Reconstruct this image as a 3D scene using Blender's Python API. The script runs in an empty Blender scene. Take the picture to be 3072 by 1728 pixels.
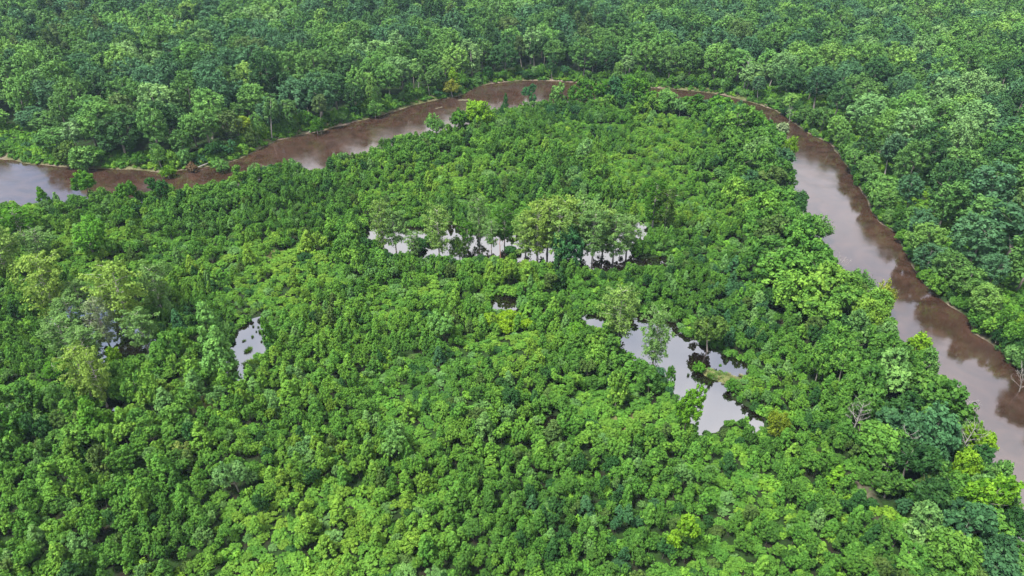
import bpy, math, random, time
_T0 = time.time()
import numpy as np
from mathutils import Vector

R = math.radians
scene = bpy.context.scene
COL = scene.collection

# ------------------------------------------------------------------ camera
CAM_H = 95.0
PITCH = 32.0
cam_data = bpy.data.cameras.new('camera')
cam = bpy.data.objects.new('camera', cam_data)
COL.objects.link(cam)
cam.location = (0, 0, CAM_H)
cam.rotation_euler = (R(90 - PITCH), 0, 0)
cam_data.lens = 24.0
cam_data.sensor_width = 36.0
cam_data.clip_start = 0.5
cam_data.clip_end = 6000
scene.camera = cam

# ------------------------------------------------------------------ sky, sun, exposure
SUN_EL, SUN_AZ = 62.0, 235.0          # azimuth clockwise from +Y: behind the camera, to its left
world = bpy.data.worlds.new('World')
scene.world = world
world.use_nodes = True
wn, wl = world.node_tree.nodes, world.node_tree.links
wn.clear()
w_out = wn.new('ShaderNodeOutputWorld')
w_bg = wn.new('ShaderNodeBackground')
w_bg.inputs['Strength'].default_value = 0.15
w_sky = wn.new('ShaderNodeTexSky')
w_sky.sky_type = 'NISHITA'
w_sky.sun_disc = False
w_sky.sun_elevation = R(SUN_EL)
w_sky.sun_rotation = R(SUN_AZ)
w_sky.air_density = 1.0
w_sky.dust_density = 0.3
w_sky.ozone_density = 2.5
w_tc = wn.new('ShaderNodeTexCoord')
w_noise = wn.new('ShaderNodeTexNoise')       # broken cloud, the same all over the sky
w_noise.noise_dimensions = '4D'
w_noise.inputs['Scale'].default_value = 1.35
w_noise.inputs['Detail'].default_value = 6.0
w_noise.inputs['Roughness'].default_value = 0.52
w_noise.inputs['W'].default_value = 19.18
w_ramp = wn.new('ShaderNodeMapRange')
w_ramp.inputs['From Min'].default_value = 0.40
w_ramp.inputs['From Max'].default_value = 0.52
w_ramp.inputs['To Min'].default_value = 0.15
w_ramp.inputs['To Max'].default_value = 1.0
w_mix = wn.new('ShaderNodeMix')
w_mix.data_type = 'RGBA'
w_mix.inputs['B'].default_value = (6.6, 6.5, 6.75, 1)
wl.new(w_tc.outputs['Generated'], w_noise.inputs['Vector'])
wl.new(w_noise.outputs['Fac'], w_ramp.inputs['Value'])
wl.new(w_ramp.outputs['Result'], w_mix.inputs['Factor'])
wl.new(w_sky.outputs['Color'], w_mix.inputs['A'])
wl.new(w_mix.outputs['Result'], w_bg.inputs['Color'])
wl.new(w_bg.outputs['Background'], w_out.inputs['Surface'])

sun_data = bpy.data.lights.new('sun', 'SUN')
sun_data.energy = 5.0
sun_data.angle = R(10)
sun_data.color = (1.0, 0.98, 0.94)
sun = bpy.data.objects.new('sun', sun_data)
COL.objects.link(sun)
_e, _a = R(SUN_EL), R(SUN_AZ)
_d = Vector((math.sin(_a) * math.cos(_e), math.cos(_a) * math.cos(_e), math.sin(_e)))
sun.rotation_euler = _d.to_track_quat('Z', 'Y').to_euler()
sun.location = (-60, -60, 200)

scene.view_settings.view_transform = 'Standard'
scene.view_settings.look = 'None'
scene.view_settings.gamma = 1.0
scene.view_settings.exposure = 0.77
scene.view_settings.use_curve_mapping = False
scene.cycles.use_denoising = True
scene.cycles.denoiser = 'OPENIMAGEDENOISE'
scene.cycles.denoising_input_passes = 'RGB_ALBEDO_NORMAL'
scene.cycles.denoising_prefilter = 'ACCURATE'
scene.cycles.max_bounces = 4
scene.cycles.diffuse_bounces = 2
scene.cycles.glossy_bounces = 2
scene.cycles.transmission_bounces = 2
scene.cycles.volume_bounces = 0
scene.cycles.use_adaptive_sampling = False
scene.cycles.use_light_tree = False
scene.cycles.debug_use_spatial_splits = True
scene.cycles.debug_use_compact_bvh = False
scene.cycles.caustics_reflective = False
scene.cycles.caustics_refractive = False

# ------------------------------------------------------------------ survey: where things stand on the ground
# The site was surveyed from the photograph (coordinates on a 2576 x 1449 sheet); G() turns a sheet
# coordinate into a ground position in metres, proj() a position in metres back to the sheet.
SW, SH, SF = 2576.0, 1449.0, 2576.0 * 24 / 36
_cp, _sp = math.cos(R(PITCH)), math.sin(R(PITCH))


def G(x, y, z=0.0):
    u, v = (x - SW / 2) / SF, (SH / 2 - y) / SF
    dx, dy, dz = u, _cp + v * _sp, -_sp + v * _cp
    t = (z - CAM_H) / dz
    return (dx * t, dy * t)


def proj(p):
    p = np.asarray(p, float)
    x, y, z = p[..., 0], p[..., 1], p[..., 2] - CAM_H
    dep = y * _cp - z * _sp
    up = y * _sp + z * _cp
    return SW / 2 + SF * x / dep, SH / 2 - SF * up / dep, dep


def GP(pts):
    return np.array([G(*p) for p in pts])


OUTER = [(-330, 384), (0, 399), (60, 411), (150, 419), (240, 424), (330, 427), (400, 433), (450, 430), (520, 420),
         (590, 404), (640, 381), (700, 354), (780, 336), (870, 313), (960, 290), (1040, 265), (1110, 249), (1160, 241),
         (1195, 222), (1240, 210), (1320, 203), (1400, 204), (1460, 209), (1540, 215), (1640, 221), (1720, 227),
         (1800, 236), (1870, 252), (1930, 270), (1975, 292), (2010, 320), (2045, 343), (2085, 360), (2108, 390),
         (2132, 420), (2155, 463), (2180, 500), (2200, 545), (2255, 590), (2275, 635), (2305, 690), (2340, 733),
         (2385, 768), (2432, 795), (2450, 835), (2510, 878), (2550, 922), (2590, 970), (2690, 1090), (2900, 1330)]
INNER = [(-330, 560), (0, 545), (100, 538), (200, 520), (300, 512), (400, 510), (480, 498), (560, 482), (640, 455),
         (720, 436), (800, 436), (880, 415), (940, 398), (1000, 370), (1080, 350), (1140, 330), (1200, 312),
         (1232, 296), (1262, 287), (1300, 275), (1350, 270), (1410, 270), (1480, 260), (1560, 257), (1640, 258),
         (1700, 266), (1780, 270), (1840, 285), (1895, 318), (1930, 360), (1955, 400), (1973, 440), (1988, 490),
         (2010, 545), (2044, 605), (2072, 670), (2120, 728), (2178, 785), (2240, 862), (2295, 935), (2350, 1000),
         (2398, 1075), (2448, 1155), (2482, 1230), (2515, 1310), (2555, 1400), (2630, 1530)]
POND_RIGHT = [(1556, 850), (1580, 806), (1609, 790), (1660, 800), (1700, 815), (1722, 842), (1755, 864), (1810, 886),
              (1880, 918), (1872, 945), (1838, 970), (1832, 995), (1850, 1014), (1886, 1030), (1922, 1050), (1924, 1085),
              (1900, 1096), (1870, 1060), (1820, 1064), (1798, 1094), (1768, 1096), (1742, 1066), (1730, 1030), (1698, 985),
              (1660, 940), (1615, 926), (1568, 884)]
POND_ARM = [(1452, 789), (1490, 793), (1530, 806), (1525, 832), (1500, 832), (1470, 816)]
POND_LONG = [(930, 556), (1010, 572), (1070, 572), (1140, 566), (1200, 585), (1300, 592), (1400, 598), (1500, 590),
             (1590, 556), (1630, 560), (1625, 598), (1590, 620), (1600, 648), (1680, 648), (1676, 672), (1600, 680),
             (1548, 694), (1515, 692), (1440, 678), (1380, 672), (1260, 662), (1130, 662), (1040, 650), (940, 634), (922, 596)]
POND_TINY = [(1229, 744), (1275, 739), (1306, 757), (1308, 782), (1270, 788), (1228, 780)]
POND_TUSSOCK = [(622, 806), (662, 797), (668, 824), (680, 858), (676, 893), (636, 908), (622, 935), (606, 965),
                (570, 950), (555, 920), (562, 895), (588, 868), (597, 840)]
POND_SWAMP = [(110, 805), (155, 765), (190, 740), (240, 735), (285, 765), (360, 815), (395, 850), (375, 890),
              (320, 915), (250, 912), (200, 870), (130, 840)]
POND_DARK = [(1364, 1048), (1392, 1045), (1416, 1068), (1402, 1092), (1368, 1092)]
POND_SOUTH = [(265, 1005), (300, 1000), (310, 1040), (290, 1060), (270, 1045)]
PONDS = {'right': POND_RIGHT, 'arm': POND_ARM, 'long': POND_LONG, 'tiny': POND_TINY, 'tussock': POND_TUSSOCK,
         'swamp': POND_SWAMP, 'dark': POND_DARK, 'south': POND_SOUTH}
# stretches of water that lie open to the sky as seen from the survey point
OPEN_WATER = [
    [(0, 405), (150, 424), (330, 432), (450, 437), (560, 418), (640, 388), (780, 342), (960, 297), (1110, 256), (1195, 232),
     (1240, 215), (1400, 209), (1440, 214), (1432, 252), (1414, 255), (1418, 222), (1376, 215), (1368, 240), (1340, 233),
     (1320, 249), (1294, 255), (1288, 270), (1226, 272), (1180, 262), (1140, 269), (1133, 292), (1106, 300), (1108, 334),
     (1010, 330), (952, 336), (948, 366), (900, 386), (868, 350), (822, 370), (814, 426), (766, 420), (756, 386),
     (690, 388), (640, 403), (572, 428), (560, 452), (480, 462), (440, 476), (400, 455), (366, 482), (310, 455),
     (292, 480), (240, 436), (202, 446), (186, 494), (112, 472), (95, 510), (0, 506)],
    [(1640, 224), (1720, 231), (1800, 240), (1800, 243), (1717, 246), (1660, 232)],
    [(1820, 244), (1870, 257), (1928, 278), (1928, 284), (1860, 260)],
    [(1968, 352), (2010, 345), (2060, 375), (2100, 410), (2130, 455), (2155, 520), (2170, 565), (2225, 610), (2245, 650),
     (2280, 710), (2330, 765), (2400, 810), (2430, 850), (2490, 900), (2540, 960), (2574, 1010), (2574, 1240), (2545, 1246),
     (2538, 1200), (2545, 1135), (2502, 1085), (2495, 1018), (2450, 1000), (2415, 968), (2385, 918), (2352, 885), (2340, 836),
     (2305, 822), (2270, 775), (2218, 705), (2148, 678), (2088, 655), (2082, 628), (2086, 578), (2068, 552), (2026, 518),
     (2015, 484), (1998, 482), (2000, 420), (1978, 378)],
    [(1585, 812), (1609, 795), (1640, 802), (1705, 824), (1720, 848), (1753, 870), (1809, 892), (1876, 922), (1862, 946),
     (1826, 964), (1823, 993), (1840, 1015), (1806, 1056), (1790, 1082), (1765, 1082), (1745, 1055), (1740, 1024),
     (1704, 975), (1668, 930), (1630, 915), (1572, 872), (1558, 852)],
    [(1888, 1036), (1920, 1054), (1915, 1085), (1895, 1070)],
    [(1460, 793), (1515, 808), (1514, 824), (1488, 818)],
    [(940, 566), (1019, 581), (1139, 574), (1232, 596), (1300, 600), (1318, 632), (1252, 644), (1127, 646), (1019, 631),
     (942, 620)],
    [(1596, 562), (1620, 566), (1614, 592), (1596, 590)], [(1524, 656), (1542, 654), (1536, 680), (1526, 680)],
    [(1590, 657), (1670, 652), (1670, 664), (1610, 670)],
    [(1236, 748), (1270, 746), (1296, 761), (1300, 776), (1240, 773)],
    [(628, 805), (658, 801), (660, 824), (670, 857), (667, 884), (626, 898), (611, 906), (610, 928), (600, 953), (572, 930),
     (562, 910), (587, 880), (600, 844)],
    [(190, 770), (212, 762), (222, 806), (208, 812)], [(240, 856), (280, 856), (320, 876), (310, 888), (250, 890)],
]


def smooth_line(pts, step, closed=False, wob=0.0, rng=None):
    """Catmull-Rom through pts, resampled."""
    P = np.asarray(pts, float)
    n = len(P)
    out = []
    rngs = range(n) if closed else range(n - 1)
    for i in rngs:
        if closed:
            p0, p1, p2, p3 = P[(i - 1) % n], P[i], P[(i + 1) % n], P[(i + 2) % n]
        else:
            p0, p1, p2, p3 = P[max(i - 1, 0)], P[i], P[i + 1], P[min(i + 2, n - 1)]
        m = max(2, int(np.linalg.norm(p2 - p1) / step))
        for k in range(m):
            t = k / m
            out.append(0.5 * ((2 * p1) + (-p0 + p2) * t + (2 * p0 - 5 * p1 + 4 * p2 - p3) * t * t + (-p0 + 3 * p1 - 3 * p2 + p3) * t ** 3))
    if not closed:
        out.append(P[-1])
    out = np.array(out)
    if wob:
        out = out + rng.normal(0, wob, out.shape)
    return out


rs = np.random.default_rng(11)
W_OUT = smooth_line(GP(OUTER), 4.0, False, 0.35, rs)
W_IN = smooth_line(GP(INNER), 4.0, False, 0.35, rs)
RIVER = np.vstack([W_OUT, W_IN[::-1]])
W_PONDS = {k: smooth_line(GP(v), 2.0, True, 0.25, rs) for k, v in PONDS.items()}
LAND_IN = np.vstack([W_IN, np.array([[260, -60], [-330, -60]])])


def inside(P, poly):
    x, y = P[:, 0], P[:, 1]
    res = np.zeros(len(P), bool)
    a = poly
    b = np.roll(poly, -1, axis=0)
    for (x1, y1), (x2, y2) in zip(a, b):
        if y1 == y2:
            continue
        c = ((y1 > y) != (y2 > y)) & (x < (x2 - x1) * (y - y1) / (y2 - y1) + x1)
        res ^= c
    return res


def dist_line(P, line, closed):
    P = np.asarray(P, np.float32)
    A = np.asarray(line if closed else line[:-1], np.float32)
    B = np.asarray(np.roll(line, -1, 0) if closed else line[1:], np.float32)
    D = B - A
    LL = (D * D).sum(1) + 1e-9
    out = np.empty(len(P), np.float32)
    for s in range(0, len(P), 2000):
        q = P[s:s + 2000]
        ex, ey = q[:, 0:1] - A[:, 0], q[:, 1:2] - A[:, 1]
        t = np.clip((ex * D[:, 0] + ey * D[:, 1]) / LL, 0, 1)
        ex -= t * D[:, 0]
        ey -= t * D[:, 1]
        out[s:s + 2000] = (ex * ex + ey * ey).min(1)
    return np.sqrt(out).astype(float)


def water_sd(P):
    """distance to the nearest water edge, negative in water; also the distance to the river's outer bank."""
    do, di = dist_line(P, W_OUT, False), dist_line(P, W_IN, False)
    d = np.minimum(do, di)
    sd = np.where(inside(P, RIVER), -d, d)
    pd = np.full(len(P), 1e9)
    for poly in W_PONDS.values():
        lo, hi = poly.min(0) - 14, poly.max(0) + 14
        m = ((P > lo) & (P < hi)).all(1)
        if m.any():
            q = P[m]
            e = dist_line(q, poly, True)
            pd[m] = np.minimum(pd[m], np.where(inside(q, poly), -e, e))
    return np.minimum(sd, pd), sd, pd, do, di


def vnoise(P, s, seed):
    """smooth value noise in the plane"""
    r = np.random.default_rng(seed).random((64, 64))
    q = P / s
    i = np.floor(q).astype(int)
    f = q - i
    f = f * f * (3 - 2 * f)
    i0, i1 = i % 64, (i + 1) % 64
    a, b = r[i0[:, 0], i0[:, 1]], r[i1[:, 0], i0[:, 1]]
    c, d = r[i0[:, 0], i1[:, 1]], r[i1[:, 0], i1[:, 1]]
    return (a * (1 - f[:, 0]) + b * f[:, 0]) * (1 - f[:, 1]) + (c * (1 - f[:, 0]) + d * f[:, 0]) * f[:, 1]


def sstep(x, a, b):
    t = np.clip((x - a) / (b - a), 0, 1)
    return t * t * (3 - 2 * t)


def seg_dist(P, a, b):
    return dist_line(P, np.array([a, b], float), False)


SPIT = (G(1786, 938), G(1862, 966))
BARS = [(G(1150, 252), G(1182, 250), 1.0, 1.5), (G(1092, 274), G(1108, 269), 0.45, 1.6)]
TRAIL = [(G(2120, 1185), G(2168, 1240)), (G(2168, 1240), G(2214, 1300)), (G(2214, 1300), G(2240, 1360))]
BARE = [(G(1562, 1062), 2.6), (G(455, 985), 2.6), (G(520, 1020), 2.0), (G(1360, 272), 4.0),
        (G(1300, 290), 4.0), (G(690, 650), 2.0), (G(1110, 430), 3.0), (G(1330, 395), 3.5)]


def ground_height(P):
    sd, rsd, pd, do, di = water_sd(P)
    n = vnoise(P, 9.0, 3) - 0.5
    n2 = vnoise(P, 2.6, 5) - 0.5
    outer = inside(P, RIVER) == False
    far = ~inside(P, LAND_IN)
    bank = np.where(rsd < pd, np.where(far, 1.5, 1.0), 0.45)
    z = np.where(sd > 0, 0.10 * sstep(sd, 0, 0.6) + bank * sstep(sd + n * 1.5, 0.2, 5.0), -1.3 * sstep(-sd, 0, 3.0))
    z = z + np.where(sd > 0, (n * 0.35 + n2 * 0.18) * sstep(sd, 0.3, 3), 0)
    z = z + np.where(far & (sd > 12), 2.2 * vnoise(P, 70.0, 8) * sstep(sd, 12, 60), 0)
    # sandbars and the grassy spit rise out of the water
    e = seg_dist(P, *SPIT)
    z = np.maximum(z, 0.28 - 0.33 * sstep(e + n2 * 1.2, 0.8, 2.2) - 1.2 * sstep(e, 2.2, 4))
    for a, b, top, w in BARS:
        e = seg_dist(P, a, b)
        z = np.maximum(z, 0.16 * top - (0.25 * top + 0.1) * sstep(e + n2 * 2.5, 0.4 * w, 1.5 * w) - 1.2 * sstep(e, 1.6 * w, 3 * w))
    return z, sd, rsd, pd, do, far


# ------------------------------------------------------------------ materials
def new_mat(name):
    m = bpy.data.materials.new(name)
    m.use_nodes = True
    m.node_tree.nodes.clear()
    return m, m.node_tree.nodes, m.node_tree.links


def leaf_material(name, trans=0.09, gloss=0.008, hue=0.03):
    m, n, l = new_mat(name)
    out = n.new('ShaderNodeOutputMaterial')
    at = n.new('ShaderNodeAttribute')
    at.attribute_type = 'INSTANCER'
    at.attribute_name = 'tint'
    lv = n.new('ShaderNodeAttribute')
    lv.attribute_type = 'GEOMETRY'
    lv.attribute_name = 'leaf_var'
    mr = n.new('ShaderNodeMapRange')
    mr.inputs['From Min'].default_value = -1
    mr.inputs['From Max'].default_value = 1
    mr.inputs['To Min'].default_value = 0.55
    mr.inputs['To Max'].default_value = 1.45
    l.new(lv.outputs['Fac'], mr.inputs['Value'])
    hs = n.new('ShaderNodeHueSaturation')
    hm = n.new('ShaderNodeMapRange')
    hm.inputs['From Min'].default_value = -1
    hm.inputs['From Max'].default_value = 1
    hm.inputs['To Min'].default_value = 0.5 + hue * 0.5
    hm.inputs['To Max'].default_value = 0.5 - hue * 0.5
    l.new(lv.outputs['Fac'], hm.inputs['Value'])
    l.new(hm.outputs['Result'], hs.inputs['Hue'])
    l.new(mr.outputs['Result'], hs.inputs['Value'])
    l.new(at.outputs['Color'], hs.inputs['Color'])
    di = n.new('ShaderNodeBsdfDiffuse')
    tr = n.new('ShaderNodeBsdfTranslucent')
    gl = n.new('ShaderNodeBsdfGlossy')
    gl.inputs['Roughness'].default_value = 0.65
    gl.inputs['Color'].default_value = (0.9, 0.95, 0.9, 1)
    mx = n.new('ShaderNodeMixShader')
    mx.inputs['Fac'].default_value = trans
    m2 = n.new('ShaderNodeMixShader')
    m2.inputs['Fac'].default_value = gloss
    gam = n.new('ShaderNodeMix')
    gam.data_type = 'RGBA'
    gam.blend_type = 'MULTIPLY'
    gam.inputs['Factor'].default_value = 1.0
    gam.inputs['B'].default_value = (0.95, 1.15, 0.5, 1)
    l.new(hs.outputs['Color'], di.inputs['Color'])
    l.new(hs.outputs['Color'], gam.inputs['A'])
    l.new(gam.outputs['Result'], tr.inputs['Color'])
    l.new(di.outputs['BSDF'], mx.inputs[1])
    l.new(tr.outputs['BSDF'], mx.inputs[2])
    l.new(mx.outputs['Shader'], m2.inputs[1])
    l.new(gl.outputs['BSDF'], m2.inputs[2])
    l.new(m2.outputs['Shader'], out.inputs['Surface'])
    return m


def bark_material(name, c1, c2, scale=2.0):
    m, n, l = new_mat(name)
    out = n.new('ShaderNodeOutputMaterial')
    b = n.new('ShaderNodeBsdfPrincipled')
    b.inputs['Roughness'].default_value = 0.85
    b.inputs['Specular IOR Level'].default_value = 0.2
    tc = n.new('ShaderNodeTexCoord')
    mp = n.new('ShaderNodeMapping')
    mp.inputs['Scale'].default_value = (3, 3, 0.6)
    nz = n.new('ShaderNodeTexNoise')
    nz.inputs['Scale'].default_value = scale
    nz.inputs['Detail'].default_value = 5
    cr = n.new('ShaderNodeValToRGB')
    cr.color_ramp.elements[0].color = (*c1, 1)
    cr.color_ramp.elements[1].color = (*c2, 1)
    cr.color_ramp.elements[0].position = 0.3
    cr.color_ramp.elements[1].position = 0.7
    l.new(tc.outputs['Object'], mp.inputs['Vector'])
    l.new(mp.outputs['Vector'], nz.inputs['Vector'])
    l.new(nz.outputs['Fac'], cr.inputs['Fac'])
    l.new(cr.outputs['Color'], b.inputs['Base Color'])
    l.new(b.outputs['BSDF'], out.inputs['Surface'])
    return m


LEAF = leaf_material('broad_leaf')
FEATHER = leaf_material('feathery_leaf', 0.22, 0.005, 0.02)
BARK = bark_material('grey_bark', (0.10, 0.085, 0.07), (0.30, 0.27, 0.23))
YOUNG_BARK = bark_material('dark_young_bark', (0.035, 0.030, 0.022), (0.11, 0.095, 0.075))
PALE_BARK = bark_material('pale_bark', (0.26, 0.23, 0.20), (0.50, 0.46, 0.41))
DEAD_WOOD = bark_material('bleached_wood', (0.20, 0.185, 0.16), (0.36, 0.34, 0.31))
RED_WOOD = bark_material('reddish_dead_wood', (0.22, 0.10, 0.07), (0.38, 0.22, 0.16))


def ground_material():
    m, n, l = new_mat('ground_soil')
    out = n.new('ShaderNodeOutputMaterial')
    b = n.new('ShaderNodeBsdfPrincipled')
    b.inputs['Roughness'].default_value = 0.95
    b.inputs['Specular IOR Level'].default_value = 0.1
    tc = n.new('ShaderNodeTexCoord')
    n1 = n.new('ShaderNodeTexNoise')
    n1.inputs['Scale'].default_value = 0.35
    n1.inputs['Detail'].default_value = 8
    n1.inputs['Roughness'].default_value = 0.65
    cr = n.new('ShaderNodeValToRGB')
    e = cr.color_ramp.elements
    e[0].position, e[0].color = 0.35, (0.020, 0.016, 0.011, 1)
    e[1].position, e[1].color = 0.62, (0.022, 0.050, 0.010, 1)
    x = e.new(0.5)
    x.color = (0.015, 0.030, 0.008, 1)
    n2 = n.new('ShaderNodeTexNoise')
    n2.inputs['Scale'].default_value = 1.4
    n2.inputs['Detail'].default_value = 8
    sr = n.new('ShaderNodeValToRGB')
    s = sr.color_ramp.elements
    s[0].position, s[0].color = 0.3, (0.10, 0.075, 0.055, 1)
    s[1].position, s[1].color = 0.7, (0.27, 0.215, 0.16, 1)
    gr = n.new('ShaderNodeValToRGB')
    g = gr.color_ramp.elements
    g[0].position, g[0].color = 0.3, (0.10, 0.12, 0.035, 1)
    g[1].position, g[1].color = 0.7, (0.20, 0.19, 0.08, 1)
    a1 = n.new('ShaderNodeAttribute')
    a1.attribute_name = 'sand'
    a2 = n.new('ShaderNodeAttribute')
    a2.attribute_name = 'dry'
    m1 = n.new('ShaderNodeMix')
    m1.data_type = 'RGBA'
    m2 = n.new('ShaderNodeMix')
    m2.data_type = 'RGBA'
    for q in (n1, n2):
        l.new(tc.outputs['Object'], q.inputs['Vector'])
    l.new(n1.outputs['Fac'], cr.inputs['Fac'])
    l.new(n2.outputs['Fac'], sr.inputs['Fac'])
    l.new(n2.outputs['Fac'], gr.inputs['Fac'])
    l.new(a1.outputs['Fac'], m1.inputs['Factor'])
    l.new(cr.outputs['Color'], m1.inputs['A'])
    l.new(sr.outputs['Color'], m1.inputs['B'])
    l.new(a2.outputs['Fac'], m2.inputs['Factor'])
    l.new(m1.outputs['Result'], m2.inputs['A'])
    l.new(gr.outputs['Color'], m2.inputs['B'])
    l.new(m2.outputs['Result'], b.inputs['Base Color'])
    bp = n.new('ShaderNodeBump')
    bp.inputs['Distance'].default_value = 0.25
    bp.inputs['Strength'].default_value = 0.6
    l.new(n2.outputs['Fac'], bp.inputs['Height'])
    l.new(bp.outputs['Normal'], b.inputs['Normal'])
    l.new(b.outputs['BSDF'], out.inputs['Surface'])
    return m


def water_material(name, c1, c2, ior, ripple, rscale, rough):
    m, n, l = new_mat(name)
    out = n.new('ShaderNodeOutputMaterial')
    tc = n.new('ShaderNodeTexCoord')
    nz = n.new('ShaderNodeTexNoise')
    nz.inputs['Scale'].default_value = 0.09
    nz.inputs['Distortion'].default_value = 2.5
    nz.inputs['Detail'].default_value = 9
    nz.inputs['Roughness'].default_value = 0.6
    cr = n.new('ShaderNodeValToRGB')
    cr.color_ramp.elements[0].position, cr.color_ramp.elements[0].color = 0.35, (*c1, 1)
    cr.color_ramp.elements[1].position, cr.color_ramp.elements[1].color = 0.7, (*c2, 1)
    wp = n.new('ShaderNodeTexNoise')
    wp.inputs['Scale'].default_value = 0.045
    wp.inputs['Detail'].default_value = 5
    wp.inputs['Distortion'].default_value = 1.5
    wr = n.new('ShaderNodeMapRange')
    wr.inputs['From Min'].default_value = 0.42
    wr.inputs['From Max'].default_value = 0.68
    wr.inputs['To Min'].default_value = rough
    wr.inputs['To Max'].default_value = rough * 2.6 + 0.02
    l.new(tc.outputs['Object'], wp.inputs['Vector'])
    l.new(wp.outputs['Fac'], wr.inputs['Value'])
    rp = n.new('ShaderNodeTexNoise')
    rp.inputs['Scale'].default_value = rscale
    rp.inputs['Detail'].default_value = 4
    rp.inputs['Roughness'].default_value = 0.55
    bp = n.new('ShaderNodeBump')
    bp.inputs['Strength'].default_value = ripple
    bp.inputs['Distance'].default_value = 0.05
    di = n.new('ShaderNodeBsdfDiffuse')
    gl = n.new('ShaderNodeBsdfGlossy')
    gl.inputs['Roughness'].default_value = rough
    gl.inputs['Color'].default_value = (1, 1, 1, 1)
    l.new(wr.outputs['Result'], gl.inputs['Roughness'])
    fr = n.new('ShaderNodeFresnel')
    fr.inputs['IOR'].default_value = ior
    mx = n.new('ShaderNodeMixShader')
    l.new(tc.outputs['Object'], nz.inputs['Vector'])
    l.new(tc.outputs['Object'], rp.inputs['Vector'])
    l.new(nz.outputs['Fac'], cr.inputs['Fac'])
    l.new(cr.outputs['Color'], di.inputs['Color'])
    l.new(rp.outputs['Fac'], bp.inputs['Height'])
    l.new(bp.outputs['Normal'], gl.inputs['Normal'])
    l.new(bp.outputs['Normal'], fr.inputs['Normal'])
    l.new(fr.outputs['Fac'], mx.inputs['Fac'])
    l.new(di.outputs['BSDF'], mx.inputs[1])
    l.new(gl.outputs['BSDF'], mx.inputs[2])
    l.new(mx.outputs['Shader'], out.inputs['Surface'])
    return m


RIVER_MAT = water_material('muddy_river_water', (0.028, 0.0140, 0.0088), (0.066, 0.035, 0.0235), 2.6, 0.12, 1.2, 0.09)
POND_MAT = water_material('black_pond_water', (0.006, 0.004, 0.0035), (0.011, 0.006, 0.005), 4.3, 0.03, 1.2, 0.0)


# ------------------------------------------------------------------ mesh helpers
def mesh_from(name, V, F, mats, mat_idx=None, var=None, smooth=False):
    me = bpy.data.meshes.new(name)
    V = np.asarray(V, np.float32)
    F = np.asarray(F, np.int32)
    k = F.shape[1]
    me.vertices.add(len(V))
    me.vertices.foreach_set('co', V.ravel())
    me.loops.add(F.size)
    me.loops.foreach_set('vertex_index', F.ravel())
    me.polygons.add(len(F))
    me.polygons.foreach_set('loop_start', np.arange(0, F.size, k, dtype=np.int32))
    me.polygons.foreach_set('loop_total', np.full(len(F), k, np.int32))
    for m in mats:
        me.materials.append(m)
    if mat_idx is not None:
        me.polygons.foreach_set('material_index', np.asarray(mat_idx, np.int32))
    if smooth:
        me.polygons.foreach_set('use_smooth', np.ones(len(F), bool))
    if var is not None:
        a = me.attributes.new('leaf_var', 'FLOAT', 'POINT')
        a.data.foreach_set('value', np.asarray(var, np.float32))
    me.update()
    me.validate()
    return me


def link(name, me, parent=None, loc=None):
    o = bpy.data.objects.new(name, me)
    COL.objects.link(o)
    if parent is not None:
        o.parent = parent
    if loc is not None:
        o.location = loc
    return o


def tube(pts, radii, sides=6):
    """tapered tube along pts -> (V, F)"""
    pts = np.asarray(pts, float)
    n = len(pts)
    V, F = [], []
    for i in range(n):
        d = pts[min(i + 1, n - 1)] - pts[max(i - 1, 0)]
        d = d / (np.linalg.norm(d) + 1e-9)
        a = np.cross(d, [0.31, 0.95, 0.05])
        a /= np.linalg.norm(a) + 1e-9
        b = np.cross(d, a)
        for k in range(sides):
            t = 2 * math.pi * k / sides
            V.append(pts[i] + radii[i] * (a * math.cos(t) + b * math.sin(t)))
    for i in range(n - 1):
        for k in range(sides):
            k2 = (k + 1) % sides
            F.append((i * sides + k, i * sides + k2, (i + 1) * sides + k2, (i + 1) * sides + k))
    return np.array(V), np.array(F)


def cat(parts):
    V, F, o = [], [], 0
    for v, f in parts:
        V.append(v)
        F.append(f + o)
        o += len(v)
    return np.vstack(V), np.vstack(F)


def unit(v):
    return v / (np.linalg.norm(v, axis=-1, keepdims=True) + 1e-9)


def leaves(rng, C, Rc, per, size, flat=1.0, out=0.9, up=0.35, jit=0.55, elong=1.35, shell=0.45, cvar=0.45):
    """leaf-sized kite faces spread through the clumps C (radius Rc) -> V, F, var"""
    C = np.asarray(C, float)
    N = len(C)
    idx = np.repeat(np.arange(N), per)
    n = len(idx)
    d = unit(rng.normal(size=(n, 3)))
    u = shell * 0.5 + (1 - shell * 0.5) * rng.random(n) ** 0.65
    u = u * (1 + 0.16 * np.abs(rng.normal(size=n)))             # stray sprigs beyond the clump
    Rr = np.asarray(Rc)[idx]
    stretch = np.exp(rng.normal(0, 0.24, (N, 3)))[idx]
    p = C[idx] + d * (Rr * u)[:, None] * np.array([1, 1, flat]) * stretch
    nm = unit(d * out + np.array([0, 0, up]) + rng.normal(size=(n, 3)) * jit * 0.74)
    t = unit(np.cross(nm, unit(rng.normal(size=(n, 3)))))
    b = np.cross(nm, t)
    s = size * (0.65 + 0.7 * rng.random(n))[:, None]
    a = t * s * elong * 0.62
    c = b * s * 0.52
    fold = nm * s * 0.14
    V = np.stack([p - a, p + c - fold, p + a, p - c - fold], 1).reshape(-1, 3)
    F = np.arange(4 * n).reshape(-1, 4)
    cv = rng.normal(0, cvar, N)
    var = np.clip(cv[idx] + rng.normal(0, 0.20, n), -1, 1)
    return V, F, np.repeat(var, 4)


PROTO = {}      # kind -> list of dict(crown, trunk, whole, R, H)


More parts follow.
